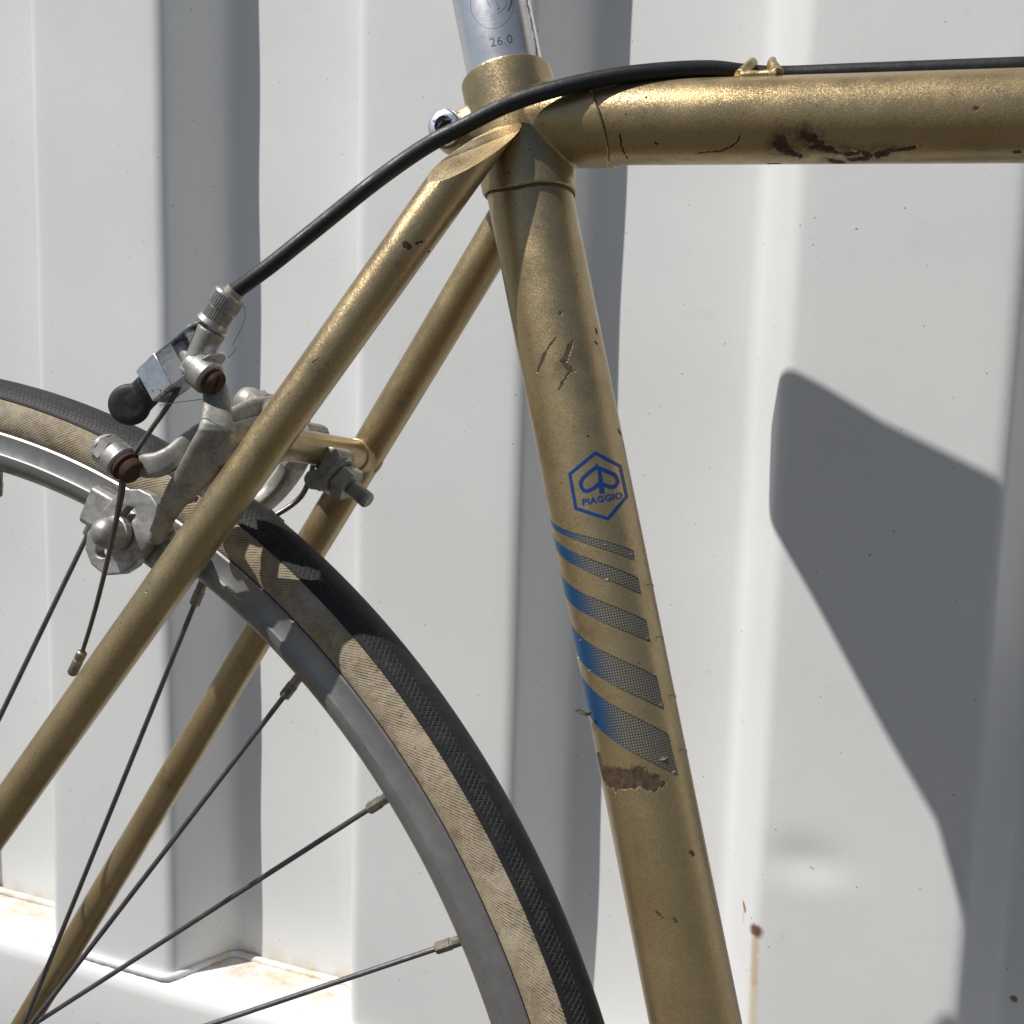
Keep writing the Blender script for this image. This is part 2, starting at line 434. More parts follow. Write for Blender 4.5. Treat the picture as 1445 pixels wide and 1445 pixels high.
def stadium(A, B, r, e_ref, n=14):
    A = np.asarray(A, float); B = np.asarray(B, float); d = norm(B - A); nn = norm(np.asarray(e_ref, float)); s = norm(np.cross(nn, d)); out = []
    for k in range(n + 1):
        a = -math.pi / 2 + math.pi * k / n; out.append(B + r * (d * math.cos(a) + s * math.sin(a)))
    for k in range(n + 1):
        a = math.pi / 2 + math.pi * k / n; out.append(A + r * (d * math.cos(a) + s * math.sin(a)))
    return out
def remesh(o, voxel, it=4, fac=.5):
    a = o.modifiers.new('remesh', 'REMESH'); a.mode = 'VOXEL'; a.voxel_size = voxel * .001; a.use_smooth_shade = True
    b = o.modifiers.new('smooth', 'SMOOTH'); b.iterations = it; b.factor = fac
def bevel(o, wd, seg=2):
    b = o.modifiers.new('bevel', 'BEVEL'); b.width = wd * .001; b.segments = seg; b.limit_method = 'ANGLE'; b.angle_limit = R(35)
    b.harden_normals = False
def empty(name, location, label=None, cat=None, parent=None):
    o = link(bpy.data.objects.new(name, None)); o.location = location; o.empty_display_size = .05
    if label: o['label'] = label
    if cat: o['category'] = cat
    if parent: o.parent = parent
    return o

# ================================================================== the setting
def ground():
    k = N('dry_concrete_ground', rough=.9)
    c = k.mix(k.ramp(k.noise(2.5, 6, .6), .3, .7), (.07, .064, .055), (.10, .09, .075))
    c = k.mix(k.math('MULTIPLY', k.ramp(k.noise(60, 6, .75), .5, .75), .5), c, (.12, .10, .08))
    k.set('Base Color', c); k.set('Normal', k.bump(k.noise(80, 6, .7), .004, .7))
    me = bpy.data.meshes.new('ground'); s = 40
    me.from_pydata([(-s, -s, 0), (s, -s, 0), (s, s, 0), (-s, s, 0)], [], [(0, 1, 2, 3)]); me.materials.append(k.m)
    o = link(bpy.data.objects.new('ground', me)); o['kind'] = 'structure'
ground()

# ---- container end wall: corrugated panel (250 mm pitch, 45 mm deep) welded to a box rail
D, X0, WO, WS, HD, PITCH = 543.9, -565.8, 107.1, 20.1, 45.1, 250.0
ZS = CAM_H * 1000 - 417.5
def corr_profile(k0, k1, rad=11, step=9):
    P = []
    for k in range(k0, k1):
        b = X0 + k * PITCH
        P += [(b - WS, D + HD), (b, D), (b + WO, D), (b + WO + WS, D + HD)]
    out = [V(*P[0])]
    for i in range(1, len(P) - 1):
        a, b, c = V(*P[i - 1]), V(*P[i]), V(*P[i + 1]); d0, d1 = norm(b - a), norm(c - b)
        th = math.acos(max(-1, min(1, d0 @ d1))); tl = rad * math.tan(th / 2)
        s, e = b - d0 * tl, b + d1 * tl
        q = out[-1]; L = np.linalg.norm(s - q); m_ = max(1, int(L / step))
        for j in range(1, m_ + 1): out.append(q + (s - q) * j / m_)
        for j in range(1, 7):
            t = j / 6; out.append((1 - t) ** 2 * s + 2 * t * (1 - t) * b + t * t * e)
    return out
prof = corr_profile(-5, 9)
DENT = hit_wall(1137, 1222, D)
zs = list(np.arange(ZS - 8, ZS + 140, 7)) + list(np.arange(ZS + 140, DENT[2] - 30, 12)) + list(np.arange(DENT[2] - 30, DENT[2] + 34, 2.0)) + list(np.arange(DENT[2] + 34, 1050, 14)) + [1200, 1500, 1900, 2300, 2650]
zs = sorted(zs)
zs = [z for i, z in enumerate(zs) if i == 0 or z - zs[i - 1] > .9]
A = np.array(prof); nu = len(A)
G = np.zeros((len(zs), nu, 3))
for i, z in enumerate(zs):
    G[i, :, 0] = A[:, 0]; G[i, :, 1] = A[:, 1]; G[i, :, 2] = z
d2 = ((G[..., 0] - DENT[0]) / 11) ** 2 + ((G[..., 2] - DENT[2] - 2) / 8) ** 2
G[..., 1] += 2.3 * np.exp(-d2 * .45) - .5 * np.exp(-(((G[..., 0] - DENT[0]) / 26) ** 2 + ((G[..., 2] - DENT[2] + 6) / 16) ** 2))
# pressed sheet is never quite flat
G[..., 1] += .28 * np.sin(G[..., 2] / 61 + G[..., 0] / 45) + .22 * np.sin(G[..., 2] / 23. + G[..., 0] / 77 + 1)
fs = [(i * nu + j, i * nu + j + 1, (i + 1) * nu + j + 1, (i + 1) * nu + j) for i in range(len(zs) - 1) for j in range(nu - 1)]
def hwl(px, py, y=0):
    d = ray(px, py); best = None
    for a, b in zip(A[:-1], A[1:]):
        den = d[0] * (b[1] - a[1]) - d[1] * (b[0] - a[0])
        if abs(den) < 1e-9: continue
        t = (a[0] * (b[1] - a[1]) - a[1] * (b[0] - a[0])) / den
        q = d * t; L2 = (b - a) @ (b - a); f = (q[:2] - a) @ (b - a) / L2
        if t > 0 and -.001 <= f <= 1.001 and (best is None or t < best): best = t
    return tuple((d * best + V(0, 0, CAM_H * 1000)) * .001)
rm = [(hwl(1066, 1325, D + 3), hwl(1064, 1385, D + 3), .0021, (.50, .30, .11), .62, .8), (hwl(1064, 1385, D + 3), hwl(1062, 1445, D + 3), .0022, (.58, .44, .24), .6, .9),
      (hwl(1067, 1313), hwl(1067.3, 1313.5), .0036, (.13, .045, .018), .95, .5), (hwl(1050, 1276, D + 10), hwl(1052, 1284, D + 10), .0017, (.28, .11, .03), .95, .4),
      (hwl(1050, 1284, D + 10), hwl(1049, 1300, D + 10), .0012, (.60, .45, .22), .6, .5), (hwl(1144, 1225), hwl(1147, 1226), .0013, (.25, .2, .15), .9, .3),
      (hwl(1430, 1409, D + 12), hwl(1431, 1410, D + 12), .0016, (.2, .08, .03), .9, .4)]
M['white'] = white_paint('container_white', rm)
M['white_rail'] = white_paint('rail_white', (), rail=True)
cont = empty('shipping_container', (0, (D + 20) * .001, 0), 'white corrugated steel end wall of a shipping container behind the gold bicycle', 'container')
def wchild(name, geo, mat, **kw):
    o = mk(name, geo, mat, cont, space='world', **kw); o.matrix_parent_inverse = Matrix.Translation(cont.location).inverted(); return o
wchild('corrugated_panel', (G.reshape(-1, 3), fs), M['white'], angle=60)
# rail under the panel: rounded top front edge
pr = [(D + HD + 60, ZS), (D + 4, ZS), (D - 1, ZS - .8), (D - 5, ZS - 3.4), (D - 8, ZS - 7.5), (D - 9, ZS - 13), (D - 9, ZS - 60), (D - 9, ZS - 150), (D - 4, ZS - 156), (D + HD + 60, ZS - 158)]
xs = list(np.arange(-1900, 1800, 12.))
vs = []; 
for x in xs:
    for (y, z) in pr: vs.append((x, y + .35 * math.sin(x / 70), z + (.5 * math.sin(x / 33) + .4 * math.sin(x / 91)) * (1 if z > ZS - 20 else .2)))
n = len(pr)
fs = [(i * n + j, i * n + j + 1, (i + 1) * n + j + 1, (i + 1) * n + j) for i in range(len(xs) - 1) for j in range(n - 1)]
wchild('bottom_rail', (vs, fs), M['white_rail'], angle=60)
# weld bead following the corrugation
bp = [p for p in corr_profile(-3, 7, step=3.0)]
bead = [V(p[0], p[1] - 2.2, ZS + 1.2 + .25 * math.sin(p[0] / 19.)) for p in bp]
br = [2.7 + .16 * math.sin(i * 1.9) + rng.uniform(-.12, .12) for i in range(len(bead))]
wchild('weld_bead', sweep(bead, br, 10, ref=(0, 0, 1)), M['white_rail'])

# ================================================================== the bicycle
bike = empty('road_bicycle', (0, 0, 0), 'champagne gold road bicycle with striped seat tube, leaning against the white corrugated wall', 'bicycle')
m4 = Matrix.Identity(4)
for i in range(3):
    for j in range(3): m4[i][j] = MB[i, j]
pos = (MB @ BASE + OB + V(0, 0, CAM_H * 1000)) * .001
for i in range(3): m4[i][3] = pos[i]
bike.matrix_world = m4

SA = 0.304; SU = norm(V(-math.sin(SA), 0, math.cos(SA))); SR = 14.3     # seat tube axis through the origin
E2 = norm(V(0, -1, 0)); E1 = np.cross(SU, E2)                            # E1 points forward
def st_param(px, py, r=SR):
    p = on_cyl(px, py, V(0, 0, 0), SU, r); s = p @ SU; q = p - s * SU
    return math.atan2(q @ E1, q @ E2), s
def st_point(th, s, r): return SU * s + r * (E2 * math.cos(th) + E1 * math.sin(th))
stp = lambda px, py: on_cyl(px, py, V(0, 0, 0), SU, SR)
def chain(fn, pts, r): return [(fn(*pts[i]), fn(*pts[i + 1]), r) for i in range(len(pts) - 1)]
marks = []
marks += chain(stp, [(846, 1072), (850, 1090)], 2.2) + chain(stp, [(852, 1090), (872, 1096), (900, 1099)], 3.3) + chain(stp, [(900, 1100), (922, 1104)], 2.0) + chain(stp, [(922, 1104), (938, 1108)], 1.1)
marks += chain(stp, [(868, 1103), (895, 1108)], 2.0)
marks += chain(stp, [(783, 478), (770, 497)], .32) + chain(stp, [(770, 497), (759, 524)], .55)
marks += chain(stp, [(808, 480), (804, 488)], .3) + chain(stp, [(804, 488), (799, 508)], .8) + chain(stp, [(799, 512), (805, 522)], 1.25) + chain(stp, [(805, 524), (789, 548)], .42)
marks += chain(stp, [(790, 442), (791.5, 443)], .55) + chain(stp, [(841, 466), (842, 470)], .6) + chain(stp, [(840, 483), (843, 486)], .4)
marks += chain(stp, [(873, 607), (876, 613)], .7) + chain(stp, [(878, 622), (884, 645)], .35) + chain(stp, [(975, 1202), (978, 1206)], .7)
marks += chain(stp, [(927, 1287), (935, 1295)], .5) + chain(stp, [(952, 1296), (954, 1300)], .5) + chain(stp, [(829, 615), (830, 616)], .4)
M['gold_seat'] = gold('gold_paint_seat_tube', marks, False, ((.042, .024, .013), (.10, .062, .034)))
seat = mk('seat_tube', sweep([SU * t for t in np.linspace(-20, -560, 40)], SR, 64), M['gold_seat'], bike)

# ---- top tube
TU = V(1, 0, -.004); TR = 13.05
tt = lambda px, py: on_cyl(px, py, V(0, 0, 0), TU, TR)
mk2 = []
mk2 += chain(tt, [(1104, 200), (1108, 212)], 1.9) + chain(tt, [(1112, 213), (1124, 221)], 1.5) + chain(tt, [(1132, 189), (1150, 194)], 1.5) + chain(tt, [(1150, 196), (1158, 204)], 1.2) + chain(tt, [(1142, 205), (1180, 212)], 1.2)
mk2 += chain(tt, [(1170, 226), (1186, 229)], 1.4) + chain(tt, [(1205, 226), (1218, 222)], 1.6) + chain(tt, [(1238, 217), (1252, 214)], 1.3) + chain(tt, [(1262, 213), (1290, 208)], .7) + chain(tt, [(1085, 231), (1098, 231)], .8) + chain(tt, [(1190, 215), (1225, 218)], 1.1)
mk2 += chain(tt, [(875, 190), (877, 205), (886, 224)], .35) + chain(tt, [(985, 216), (1020, 212), (1038, 203), (1044, 192)], .35)
mk2 += chain(tt, [(1434, 214), (1437, 214)], .8) + chain(tt, [(912, 137), (913, 137)], .35) + chain(tt, [(1375, 152), (1378, 153)], .5) + chain(tt, [(925, 201), (927, 202)], .4)
M['gold_top'] = gold('gold_paint_top_tube', mk2)
M['gold'] = gold('gold_paint')
mk('top_tube', sweep([TU * t for t in np.linspace(2, 560, 40)], TR, 64), M['gold_top'], bike)

# ---- stays
NS0, NS1 = V(40.8, -14.97, 60), V(-158.3, -53.9, -280)
def stay(side):
    A_, B_ = NS0 * V(1, side, 1), NS1 * V(1, side, 1); d = B_ - A_
    r0, r1 = 15.67 / 2, 12.57 / 2
    P, rr = [], []
    for t in np.linspace(.10, 1.52, 40): P.append(A_ + d * t); rr.append(max(r0 + (r1 - r0) * t, 5.4) if t > .2 else r0 - (.2 - t) * 0)
    return P, rr, norm(d)
NSd = norm(NS1 - NS0)
ns = lambda px, py: on_cyl(px, py, NS0, NSd, 7.4)
mk3 = chain(ns, [(572, 345), (577, 348)], .9) + chain(ns, [(588, 343), (596, 341)], .4) + chain(ns, [(604, 355), (606, 355)], .4) + chain(ns, [(204, 835), (208, 820)], .5) + chain(ns, [(66, 1035), (70, 1030)], .35) + chain(ns, [(440, 512), (450, 505)], .3)
M['gold_stay'] = gold('gold_paint_stay', mk3)
for side, nm in ((1, 'near'), (-1, 'far')):
    P, rr, d = stay(side)
    geo = sweep(P, rr, 48)
    o = mk('seat_stay', geo, M['gold_stay'] if side == 1 else M['gold'], bike,
           label='near right-hand seat stay running in front of the brake' if side == 1 else 'far left-hand seat stay behind the wheel')
    # pointed cap: the outer face is planed off obliquely at the top
    bm = bmesh.new(); bm.from_mesh(o.data)
    nout = norm(V(-.4, -side, .30)); nout = norm(nout - (nout @ d) * d)
    ang = R(24)
    pn = norm(nout * math.cos(ang) - d * math.sin(ang))
    cp = (V(8.5, -15.5 * side, -5.0) - BASE) * .001
    res = bmesh.ops.bisect_plane(bm, geom=bm.verts[:] + bm.edges[:] + bm.faces[:], plane_co=cp, plane_no=pn, clear_outer=True)
    ed = [e for e in res['geom_cut'] if isinstance(e, bmesh.types.BMEdge)]
    f = bmesh.ops.holes_fill(bm, edges=ed)
    for ff in f['faces']: ff.smooth = False
    bmesh.ops.recalc_face_normals(bm, faces=bm.faces)
    bm.to_mesh(o.data); bm.free(); o.data.set_sharp_from_angle(angle=R(14))
    bevel(o, .5, 3)

# ---- seat lug (collar, sleeve, binder ears) fused by remeshing
g = []
def mouth_dz(p):
    e = (p @ E1) / 15.; return 5.4 * max(0, -e) ** 1.4 - 1.0 * max(0, e) ** 2
vs, f_ = lathe(SU * -27.0, SU, [(0, 15.3), (0.1, 15.6), (10, 15.6), (43.5, 15.7), (43.8, 15.4)], 64)
vs = [(v + SU * mouth_dz(v)) if i < 128 else v for i, v in enumerate(vs)]
g.append((vs, f_))
# top tube sleeve with slanted mouth
vs, f_ = sweep([TU * t for t in (0, 10, 29.5)], 14.0, 64, ref=(0, 0, 1))
vs = [np.array(v) for v in vs]
for i in range(128, 192): vs[i] = vs[i] + V(-vs[i][2] * .46 + .35 * abs(vs[i][1]) - 2.5, 0, 0)
g.append((vs, f_))
# web under the joint and short point on the seat tube
g.append(sweep([V(6, 0, -6), V(15, 0, -13.5), V(19, 0, -20)], [(9, 9), (6.5, 7), (4, 5)], 24, sm=4))
for s in (-1, 1):
    g.append(sweep([V(-8, s * 7.5, -1), V(-15, s * 7.5, -3.5), V(-20, s * 7.3, -5.2)], [(8, 3.6), (7.2, 3.4), (6.4, 3.2)], 28, ref=(0, 0, 1)))
    g.append(lathe(V(-20, s * 3.8, -5.2), V(0, s, 0), [(0, 6.4), (7, 6.4)], 40))
o = mk('seat_lug', g, M['gold'], bike); remesh(o, .42, 5, .5)
lug = o
# fine dark seam of brazing along the lug mouth
th = np.linspace(0, 2 * math.pi, 90)
def mouth(a):
    y, z = 13.25 * math.sin(a), 13.25 * math.cos(a); return V(29.5 - z * .46 + .35 * abs(y) - 2.4, y, z - .1)
mk('braze_seam', [sweep([mouth(a) for a in th], .33, 8, caps=False), sweep([st_point(a, -27.3 + mouth_dz(st_point(a, 0, 15)), 14.55) for a in th], .3, 8, caps=False)], flat('dirty_braze', (.13, .08, .04), .7), lug)
# binder bolt with hexagon socket
bc = V(-20, -11.3, -5.2)
o = mk('binder_bolt', [lathe(bc, V(0, -1, 0), [(0, 5.7), (2.2, 5.9), (3.4, 5.5), (3.9, 4.7), (3.95, 3.1), (1.0, 3.0), (.9, .1)], 40)], [M['chrome_ring']], bike)
mk('socket', lathe(bc, V(0, -1, 0), [(.6, .1), (1.25, 2.9), (1.3, 2.9), (1.5, .1)], 6), M['rust'], o)
mk('binder_bolt', lathe(V(-20, 10.8, -5.2), V(0, 1, 0), [(0, 5.2), (3, 5.2), (3.6, 4.6)], 24), M['alloy'], bike)

# ---- seat post with stamped size
PR = 13.1
def post_mat():
    k = N('polished_seat_post', rough=.3, metal=.78)
    sx = k.coord()
    c = k.mix(k.ramp(k.noise(40, 4, .6), .3, .7), (.82, .81, .81), (.72, .71, .72))
    la = [k.seg(k.warp(sx, 500, .0035), loc(on_cyl(a[0], a[1], V(0, 0, 0), SU, PR)), loc(on_cyl(b[0], b[1], V(0, 0, 0), SU, PR)), .0008, .5) for a, b in (((741, -10), (748, 20)), ((748, 20), (756, 60)), ((756, 60), (758, 78)))]
    c = k.mix(k.maxall(la), c, (.07, .055, .04))
    la = [k.seg(k.warp(sx, 300, .003), loc(on_cyl(a[0], a[1], V(0, 0, 0), SU, PR)), loc(on_cyl(b[0], b[1], V(0, 0, 0), SU, PR)), .0022, .6) for a, b in (((738, 10), (750, 78)),)]
    c = k.mix(k.math('MULTIPLY', k.maxall(la), .45), c, (.42, .38, .30))
    c = k.mix(k.math('MULTIPLY', k.ramp(k.noise(800, 4, .75), .62, .7), .5), c, (.1, .09, .08))
    k.set('Base Color', c)
    q = k.sep(sx)
    k.set('Roughness', k.ramp(k.noise(60, 5, .7), .3, .7, .2, .32))
    k.set('Normal', k.bump(k.noise(1, 2, .5, k.comb(k.math('MULTIPLY', q[0], 200), k.math('MULTIPLY', q[1], 200), k.math('MULTIPLY', q[2], 3000))), .00003, .6))
    return k.m
post = mk('seat_post', sweep([SU * t for t in np.linspace(-15, 160, 12)], PR, 64), post_mat(), bike)

# ---- surface prints: flat shapes drawn in photo pixels, wrapped on a tube
def wrap(polys, mat, parent, name, A0, U0, rad, off, lx=2.0, label=None, uvf=None):
    bm = bmesh.new()
    for poly in polys:
        try: bm.faces.new([bm.verts.new((p[0], p[1], 0)) for p in poly])
        except ValueError: pass
    bmesh.ops.triangulate(bm, faces=bm.faces[:])
    xs_ = [v.co.x for v in bm.verts]; ys_ = [v.co.y for v in bm.verts]
    for ax, (lo, hi) in ((0, (min(xs_), max(xs_))), (1, (min(ys_), max(ys_)))):
        c = lo + lx
        while c < hi:
            bmesh.ops.bisect_plane(bm, geom=bm.verts[:] + bm.edges[:] + bm.faces[:], plane_co=(c, 0, 0) if ax == 0 else (0, c, 0), plane_no=(1, 0, 0) if ax == 0 else (0, 1, 0))
            c += lx * (1 if ax == 0 else 4)
    vs, fs = [], []
    bm.verts.index_update()
    for v in bm.verts:
        p = on_cyl(v.co.x, v.co.y, A0, U0, rad); q = p - A0; ax_ = A0 + (q @ U0) * U0
        vs.append(ax_ + norm(p - ax_) * (rad + off))
    for f in bm.faces: fs.append(tuple(v.index for v in f.verts))
    bm.free()
    return mk(name, (vs, fs), mat, parent, label=label)
def stroke(pts, wd, closed=False):
    """thick polyline as quads, mitred"""
    P = [V(*p) for p in pts]; n = len(P); L, Rr = [], []
    for i in range(n):
        a = P[i - 1] if (i or closed) else P[i]; b = P[(i + 1) % n] if (i < n - 1 or closed) else P[i]
        d0 = norm(P[i] - a) if np.linalg.norm(P[i] - a) > 1e-6 else norm(b - P[i]); d1 = norm(b - P[i]) if np.linalg.norm(b - P[i]) > 1e-6 else d0
        t = norm(d0 + d1); nn = V(-t[1], t[0]); k = wd / 2 / max(.5, nn @ V(-d0[1], d0[0]))
        L.append(P[i] + nn * k); Rr.append(P[i] - nn * k)
    return [[L[i], L[(i + 1) % n], Rr[(i + 1) % n], Rr[i]] for i in range(n if closed else n - 1)]
c3 = lambda x, y: (720 + x / 5.16, 560 + y / 5.16)
hexo = [c3(*p) for p in ((620, 408), (800, 505), (848, 728), (710, 887), (478, 812), (434, 562))]
ZERO = V(0, 0, 0)
logo = wrap(stroke(hexo, 4.6, True), M['blue'], seat, 'maker_badge', ZERO, SU, SR, .06, label='blue hexagon badge print')
loopL = smooth_path([V(*c3(*p)) for p in ((628, 512), (575, 550), (525, 600), (516, 650), (548, 686), (600, 668), (648, 632))], 5)
loopR = smooth_path([V(*c3(*p)) for p in ((628, 512), (700, 540), (762, 570), (782, 620), (755, 655), (710, 650), (662, 628))], 5)
wrap(stroke(loopL, 5.2), M['blue'], seat, 'badge_emblem', ZERO, SU, SR, .07)
wrap(stroke(loopR, 5.2), M['blue'], seat, 'badge_emblem', ZERO, SU, SR, .08)
wrap([[c3(628, 482), c3(655, 520), c3(640, 530), c3(607, 528)], [c3(634, 515), c3(656, 515), c3(688, 700), c3(650, 706)]], M['blue'], seat, 'badge_emblem', ZERO, SU, SR, .09)
def text_polys(txt, p0, p1, h, bold=.02, squeeze=1.0):
    """letters laid from p0 to p1 (baseline, px), height h px"""
    cu = bpy.data.curves.new('t', 'FONT'); cu.body = txt; cu.offset = bold; cu.resolution_u = 3; cu.space_character = 1.08
    ob = bpy.data.objects.new('t', cu); scene.collection.objects.link(ob)
    bpy.context.view_layer.update()
    me = bpy.data.meshes.new_from_object(ob.evaluated_get(bpy.context.evaluated_depsgraph_get()))
    co = np.array([v.co[:2] for v in me.vertices]); x0, x1 = co[:, 0].min(), co[:, 0].max(); y0, y1 = 0, co[:, 1].max()
    p0, p1 = V(*p0), V(*p1); ex = p1 - p0; n = norm(V(ex[1], -ex[0]))
    q = [p0 + ex * ((c[0] - x0) / (x1 - x0)) + n * (h * c[1] / y1) for c in co]
    polys = [[q[i] for i in f.vertices] for f in me.polygons]
    bpy.data.objects.remove(ob); bpy.data.curves.remove(cu); bpy.data.meshes.remove(me)
    return polys
wrap(text_polys('PIAGGIO', c3(528, 790), c3(822, 737), 9.0, .035), M['blue'], seat, 'badge_lettering', ZERO, SU, SR, .065, lx=2.5, label='blue PIAGGIO lettering')
wrap(text_polys('26.0', (693, 66), (724, 60), 12.0, -.006), M['engrave'], post, 'stamped_size', ZERO, SU, PR, .03, lx=2.5, label='small stamped 26.0')
arc = [(694 + 30 * math.cos(a), 6 + 34 * math.sin(a)) for a in np.linspace(-.5, 3.5, 40)]
wrap(stroke(arc, .7) + stroke([(672 + 22 * math.cos(a) + 22, -2 + 22 * math.sin(a)) for a in np.linspace(.2, 1.2, 12)], .8), M['engrave_faint'], post, 'engraved_ring', ZERO, SU, PR, .035)
wrap(stroke([(722, -6), (721, 6), (717, 16)], 1.6) + stroke([(700, 1), (705, 12), (701, 13)], .7) + stroke([(686, -2), (692, 10)], .7), M['engrave'], post, 'engraved_mark', ZERO, SU, PR, .04)

# ---- stripes
c4 = lambda x, y: (760 + x / 4.817, 800 + y / 4.817)
STR = [([(775, 728.6), (801, 748), (844, 761.5), (894, 777)], [(778, 744), (797.5, 755.7), (844, 772), (895, 791)]),
       ([(781, 763.5), (809, 779), (855.6, 796.4), (900, 816)], [(786, 781), (817, 800), (855.6, 817.7), (904, 838)]),
       ([(792, 814.5), (808, 828), (843, 845.7), (882.5, 862), (911.5, 875.8)], [(799.4, 846.7), (822.3, 862.3), (853.4, 880), (884.6, 893.4), (916.7, 903.8)]),
       ([(805.7, 884), (822.3, 901.7), (853.4, 918.3), (884.6, 932.9), (926, 955.7)], [(816, 926.6), (843, 953.6), (874, 970), (905.3, 986.8), (936.5, 1000)]),
       ([(820, 955.7), (843, 979.6), (884.6, 1005.5), (917.8, 1022), (942.7, 1036.7)], [(831.6, 1010.7), (853.4, 1034.6), (884.6, 1057.4), (915.7, 1074), (956, 1093.8)])]
def edge_curve(pts):
    q = np.array([st_param(*p) for p in pts]); return q
for si, (top, bot) in enumerate(STR):
    T_, B_ = edge_curve(top), edge_curve(bot)
    ct = np.polyfit(T_[1:, 0], T_[1:, 1], 1); cb = np.polyfit(B_[1:, 0], B_[1:, 1], 1)
    # straight diagonal bands when unrolled; they run on round the back
    thL = -2.1; thT, thB = T_[-1, 0], B_[-1, 0]
    nc, nr = 70, 7; vs, uv1, uv2 = [], [], []
    jag = rng.uniform(-.18, .18, (2, nc + 1)) * (rng.rand(2, nc + 1) > .45)
    for j in range(nc + 1):
        f = j / nc
        for i in range(nr + 1):
            g_ = i / nr; thr = thT + (thB - thT) * g_
            t = thL + (thr - thL) * f
            a = np.polyval(ct, t) + jag[0, j]; b = np.polyval(cb, t) + jag[1, j]
            s = a + (b - a) * g_
            vs.append(st_point(t, s, SR + .045)); uv1.append(((t + 1.15) / (thr + 1.15), g_)); uv2.append((t * SR * .001, s * .001))
    fs = [(j * (nr + 1) + i, j * (nr + 1) + i + 1, (j + 1) * (nr + 1) + i + 1, (j + 1) * (nr + 1) + i) for j in range(nc) for i in range(nr)]
    st_o = mk('stripe', (vs, fs), M['halftone'], seat, uv={'UVMap': uv1, 'len': uv2}, label='blue to grey halftone stripe, %s of the five' % ('topmost and thinnest', 'second from top', 'middle', 'fourth from top', 'lowest and widest')[si])
    # thin dirty outline on the worn right half
    P = [st_point(t, np.polyval(ct, t), SR + .05) for t in np.linspace(-.2, thT, 16)] + [st_point(t, np.polyval(cb, t), SR + .05) for t in np.linspace(thB, -.2, 16)]
    bits = [sweep(P, .13 if si else .1, 6)]
    mk('stripe_edge', bits, M['stripe_edge'], seat)
    flakes = []
    for (px, py, sz) in {0: [(853, 768, 3.2), (890, 781, 3)], 1: [(786, 776, 2.4), (856, 817, 2.6)], 2: [(913, 900, 3.0)], 3: [(820, 903, 2.2), (817, 928, 3), (832, 946, 2.4), (931, 994, 2.6), (922, 951, 2.4)], 4: [(826, 985, 3), (946, 1045, 3), (936, 1070, 5), (950, 1090, 4)]}[si]:
        c = stp(px, py); nn = norm(c - (c @ SU) * SU); e = norm(np.cross(nn, SU)); q = []
        for k in range(7):
            a = k / 7 * 6.28; rr = sz * .22 * rng.uniform(.35, 1.1); q.append(c + (e * math.cos(a) * 1.3 + SU * math.sin(a) * .6) * rr + nn * (.1 + .5 * rng.rand() * (k % 2)))
        flakes.append(plate(q, nn, .08))
    for fl_ in flakes: mk('torn_film', fl_, M['film'], seat, smooth=False)
# a curled shred and specks along the tube's edges
P = [at(812, 1004, -6), at(818, 1001, -9), at(826, 1005, -11), at(834, 1006, -12), at(828, 1009, -12), at(819, 1007, -9)]
mk('paint_curl', sweep(P, (.5, .18), 8, sm=4), M['stripe_edge'], seat)
for px, py in ((921, 825), (935, 899), (953, 981), (968, 1058)):
    p = stp(px - 6, py); mk('paint_curl', sweep([p, p + V(1.1, -.6, .5), p + V(1.7, -.4, -.2), p + V(1.2, -.3, -.7)], .13, 6, sm=3), M['stripe_edge'], seat)

# ---- cable guide on the top tube
gx = (at(1052, 95, 0)[0] + at(1097, 95, 0)[0]) / 2
g = [box(V(gx, .5, 13.0), V(1, 0, 0), V(0, 1, 0), V(0, 0, 1), 4.6, 4.6, .5)]
for sx in (-1, 1):
    g.append(sweep([V(gx + sx * 5.6, -4.6, 11.8), V(gx + sx * 4.6, -2.6, 14.2), V(gx + sx * 3.4, -.8, 16.6), V(gx + sx * 2.9, 1.6, 18.6), V(gx + sx * 2.9, 3.6, 18.9)], [(2.3, 2.4), (2.1, 2.1), (2.0, 1.7), (1.9, 1.4), (1.6, 1.2)], 14, sm=4))
    g.append(sweep([V(gx + sx * 5.4, -4.6, 11.8), V(gx + sx * 2.5, -4.9, 12.1), V(gx, -5.0, 12.1)], [1.9, 1.5, 1.2], 12))
o = mk('cable_guide', g, M['gold'], bike); remesh(o, .26, 3)

# ---- brake bridge
BR = V(-62, 0, -115)
o = mk('brake_bridge', [lathe(BR + V(0, -36, 0), V(0, 1, 0), [(0, 5.9), (72, 5.9)], 48),
                        lathe(BR + V(0, 26, 0), V(0, 1, 0), [(0, 5.9), (.4, 6.6), (8, 7.2), (9, 8.0), (10.5, 8.0), (11, 6)], 48), lathe(BR + V(0, -26, 0), V(0, -1, 0), [(0, 5.9), (.4, 6.6), (8, 7.0), (9, 7.4)], 48)], M['gold'], bike)
bevel(o, .4)

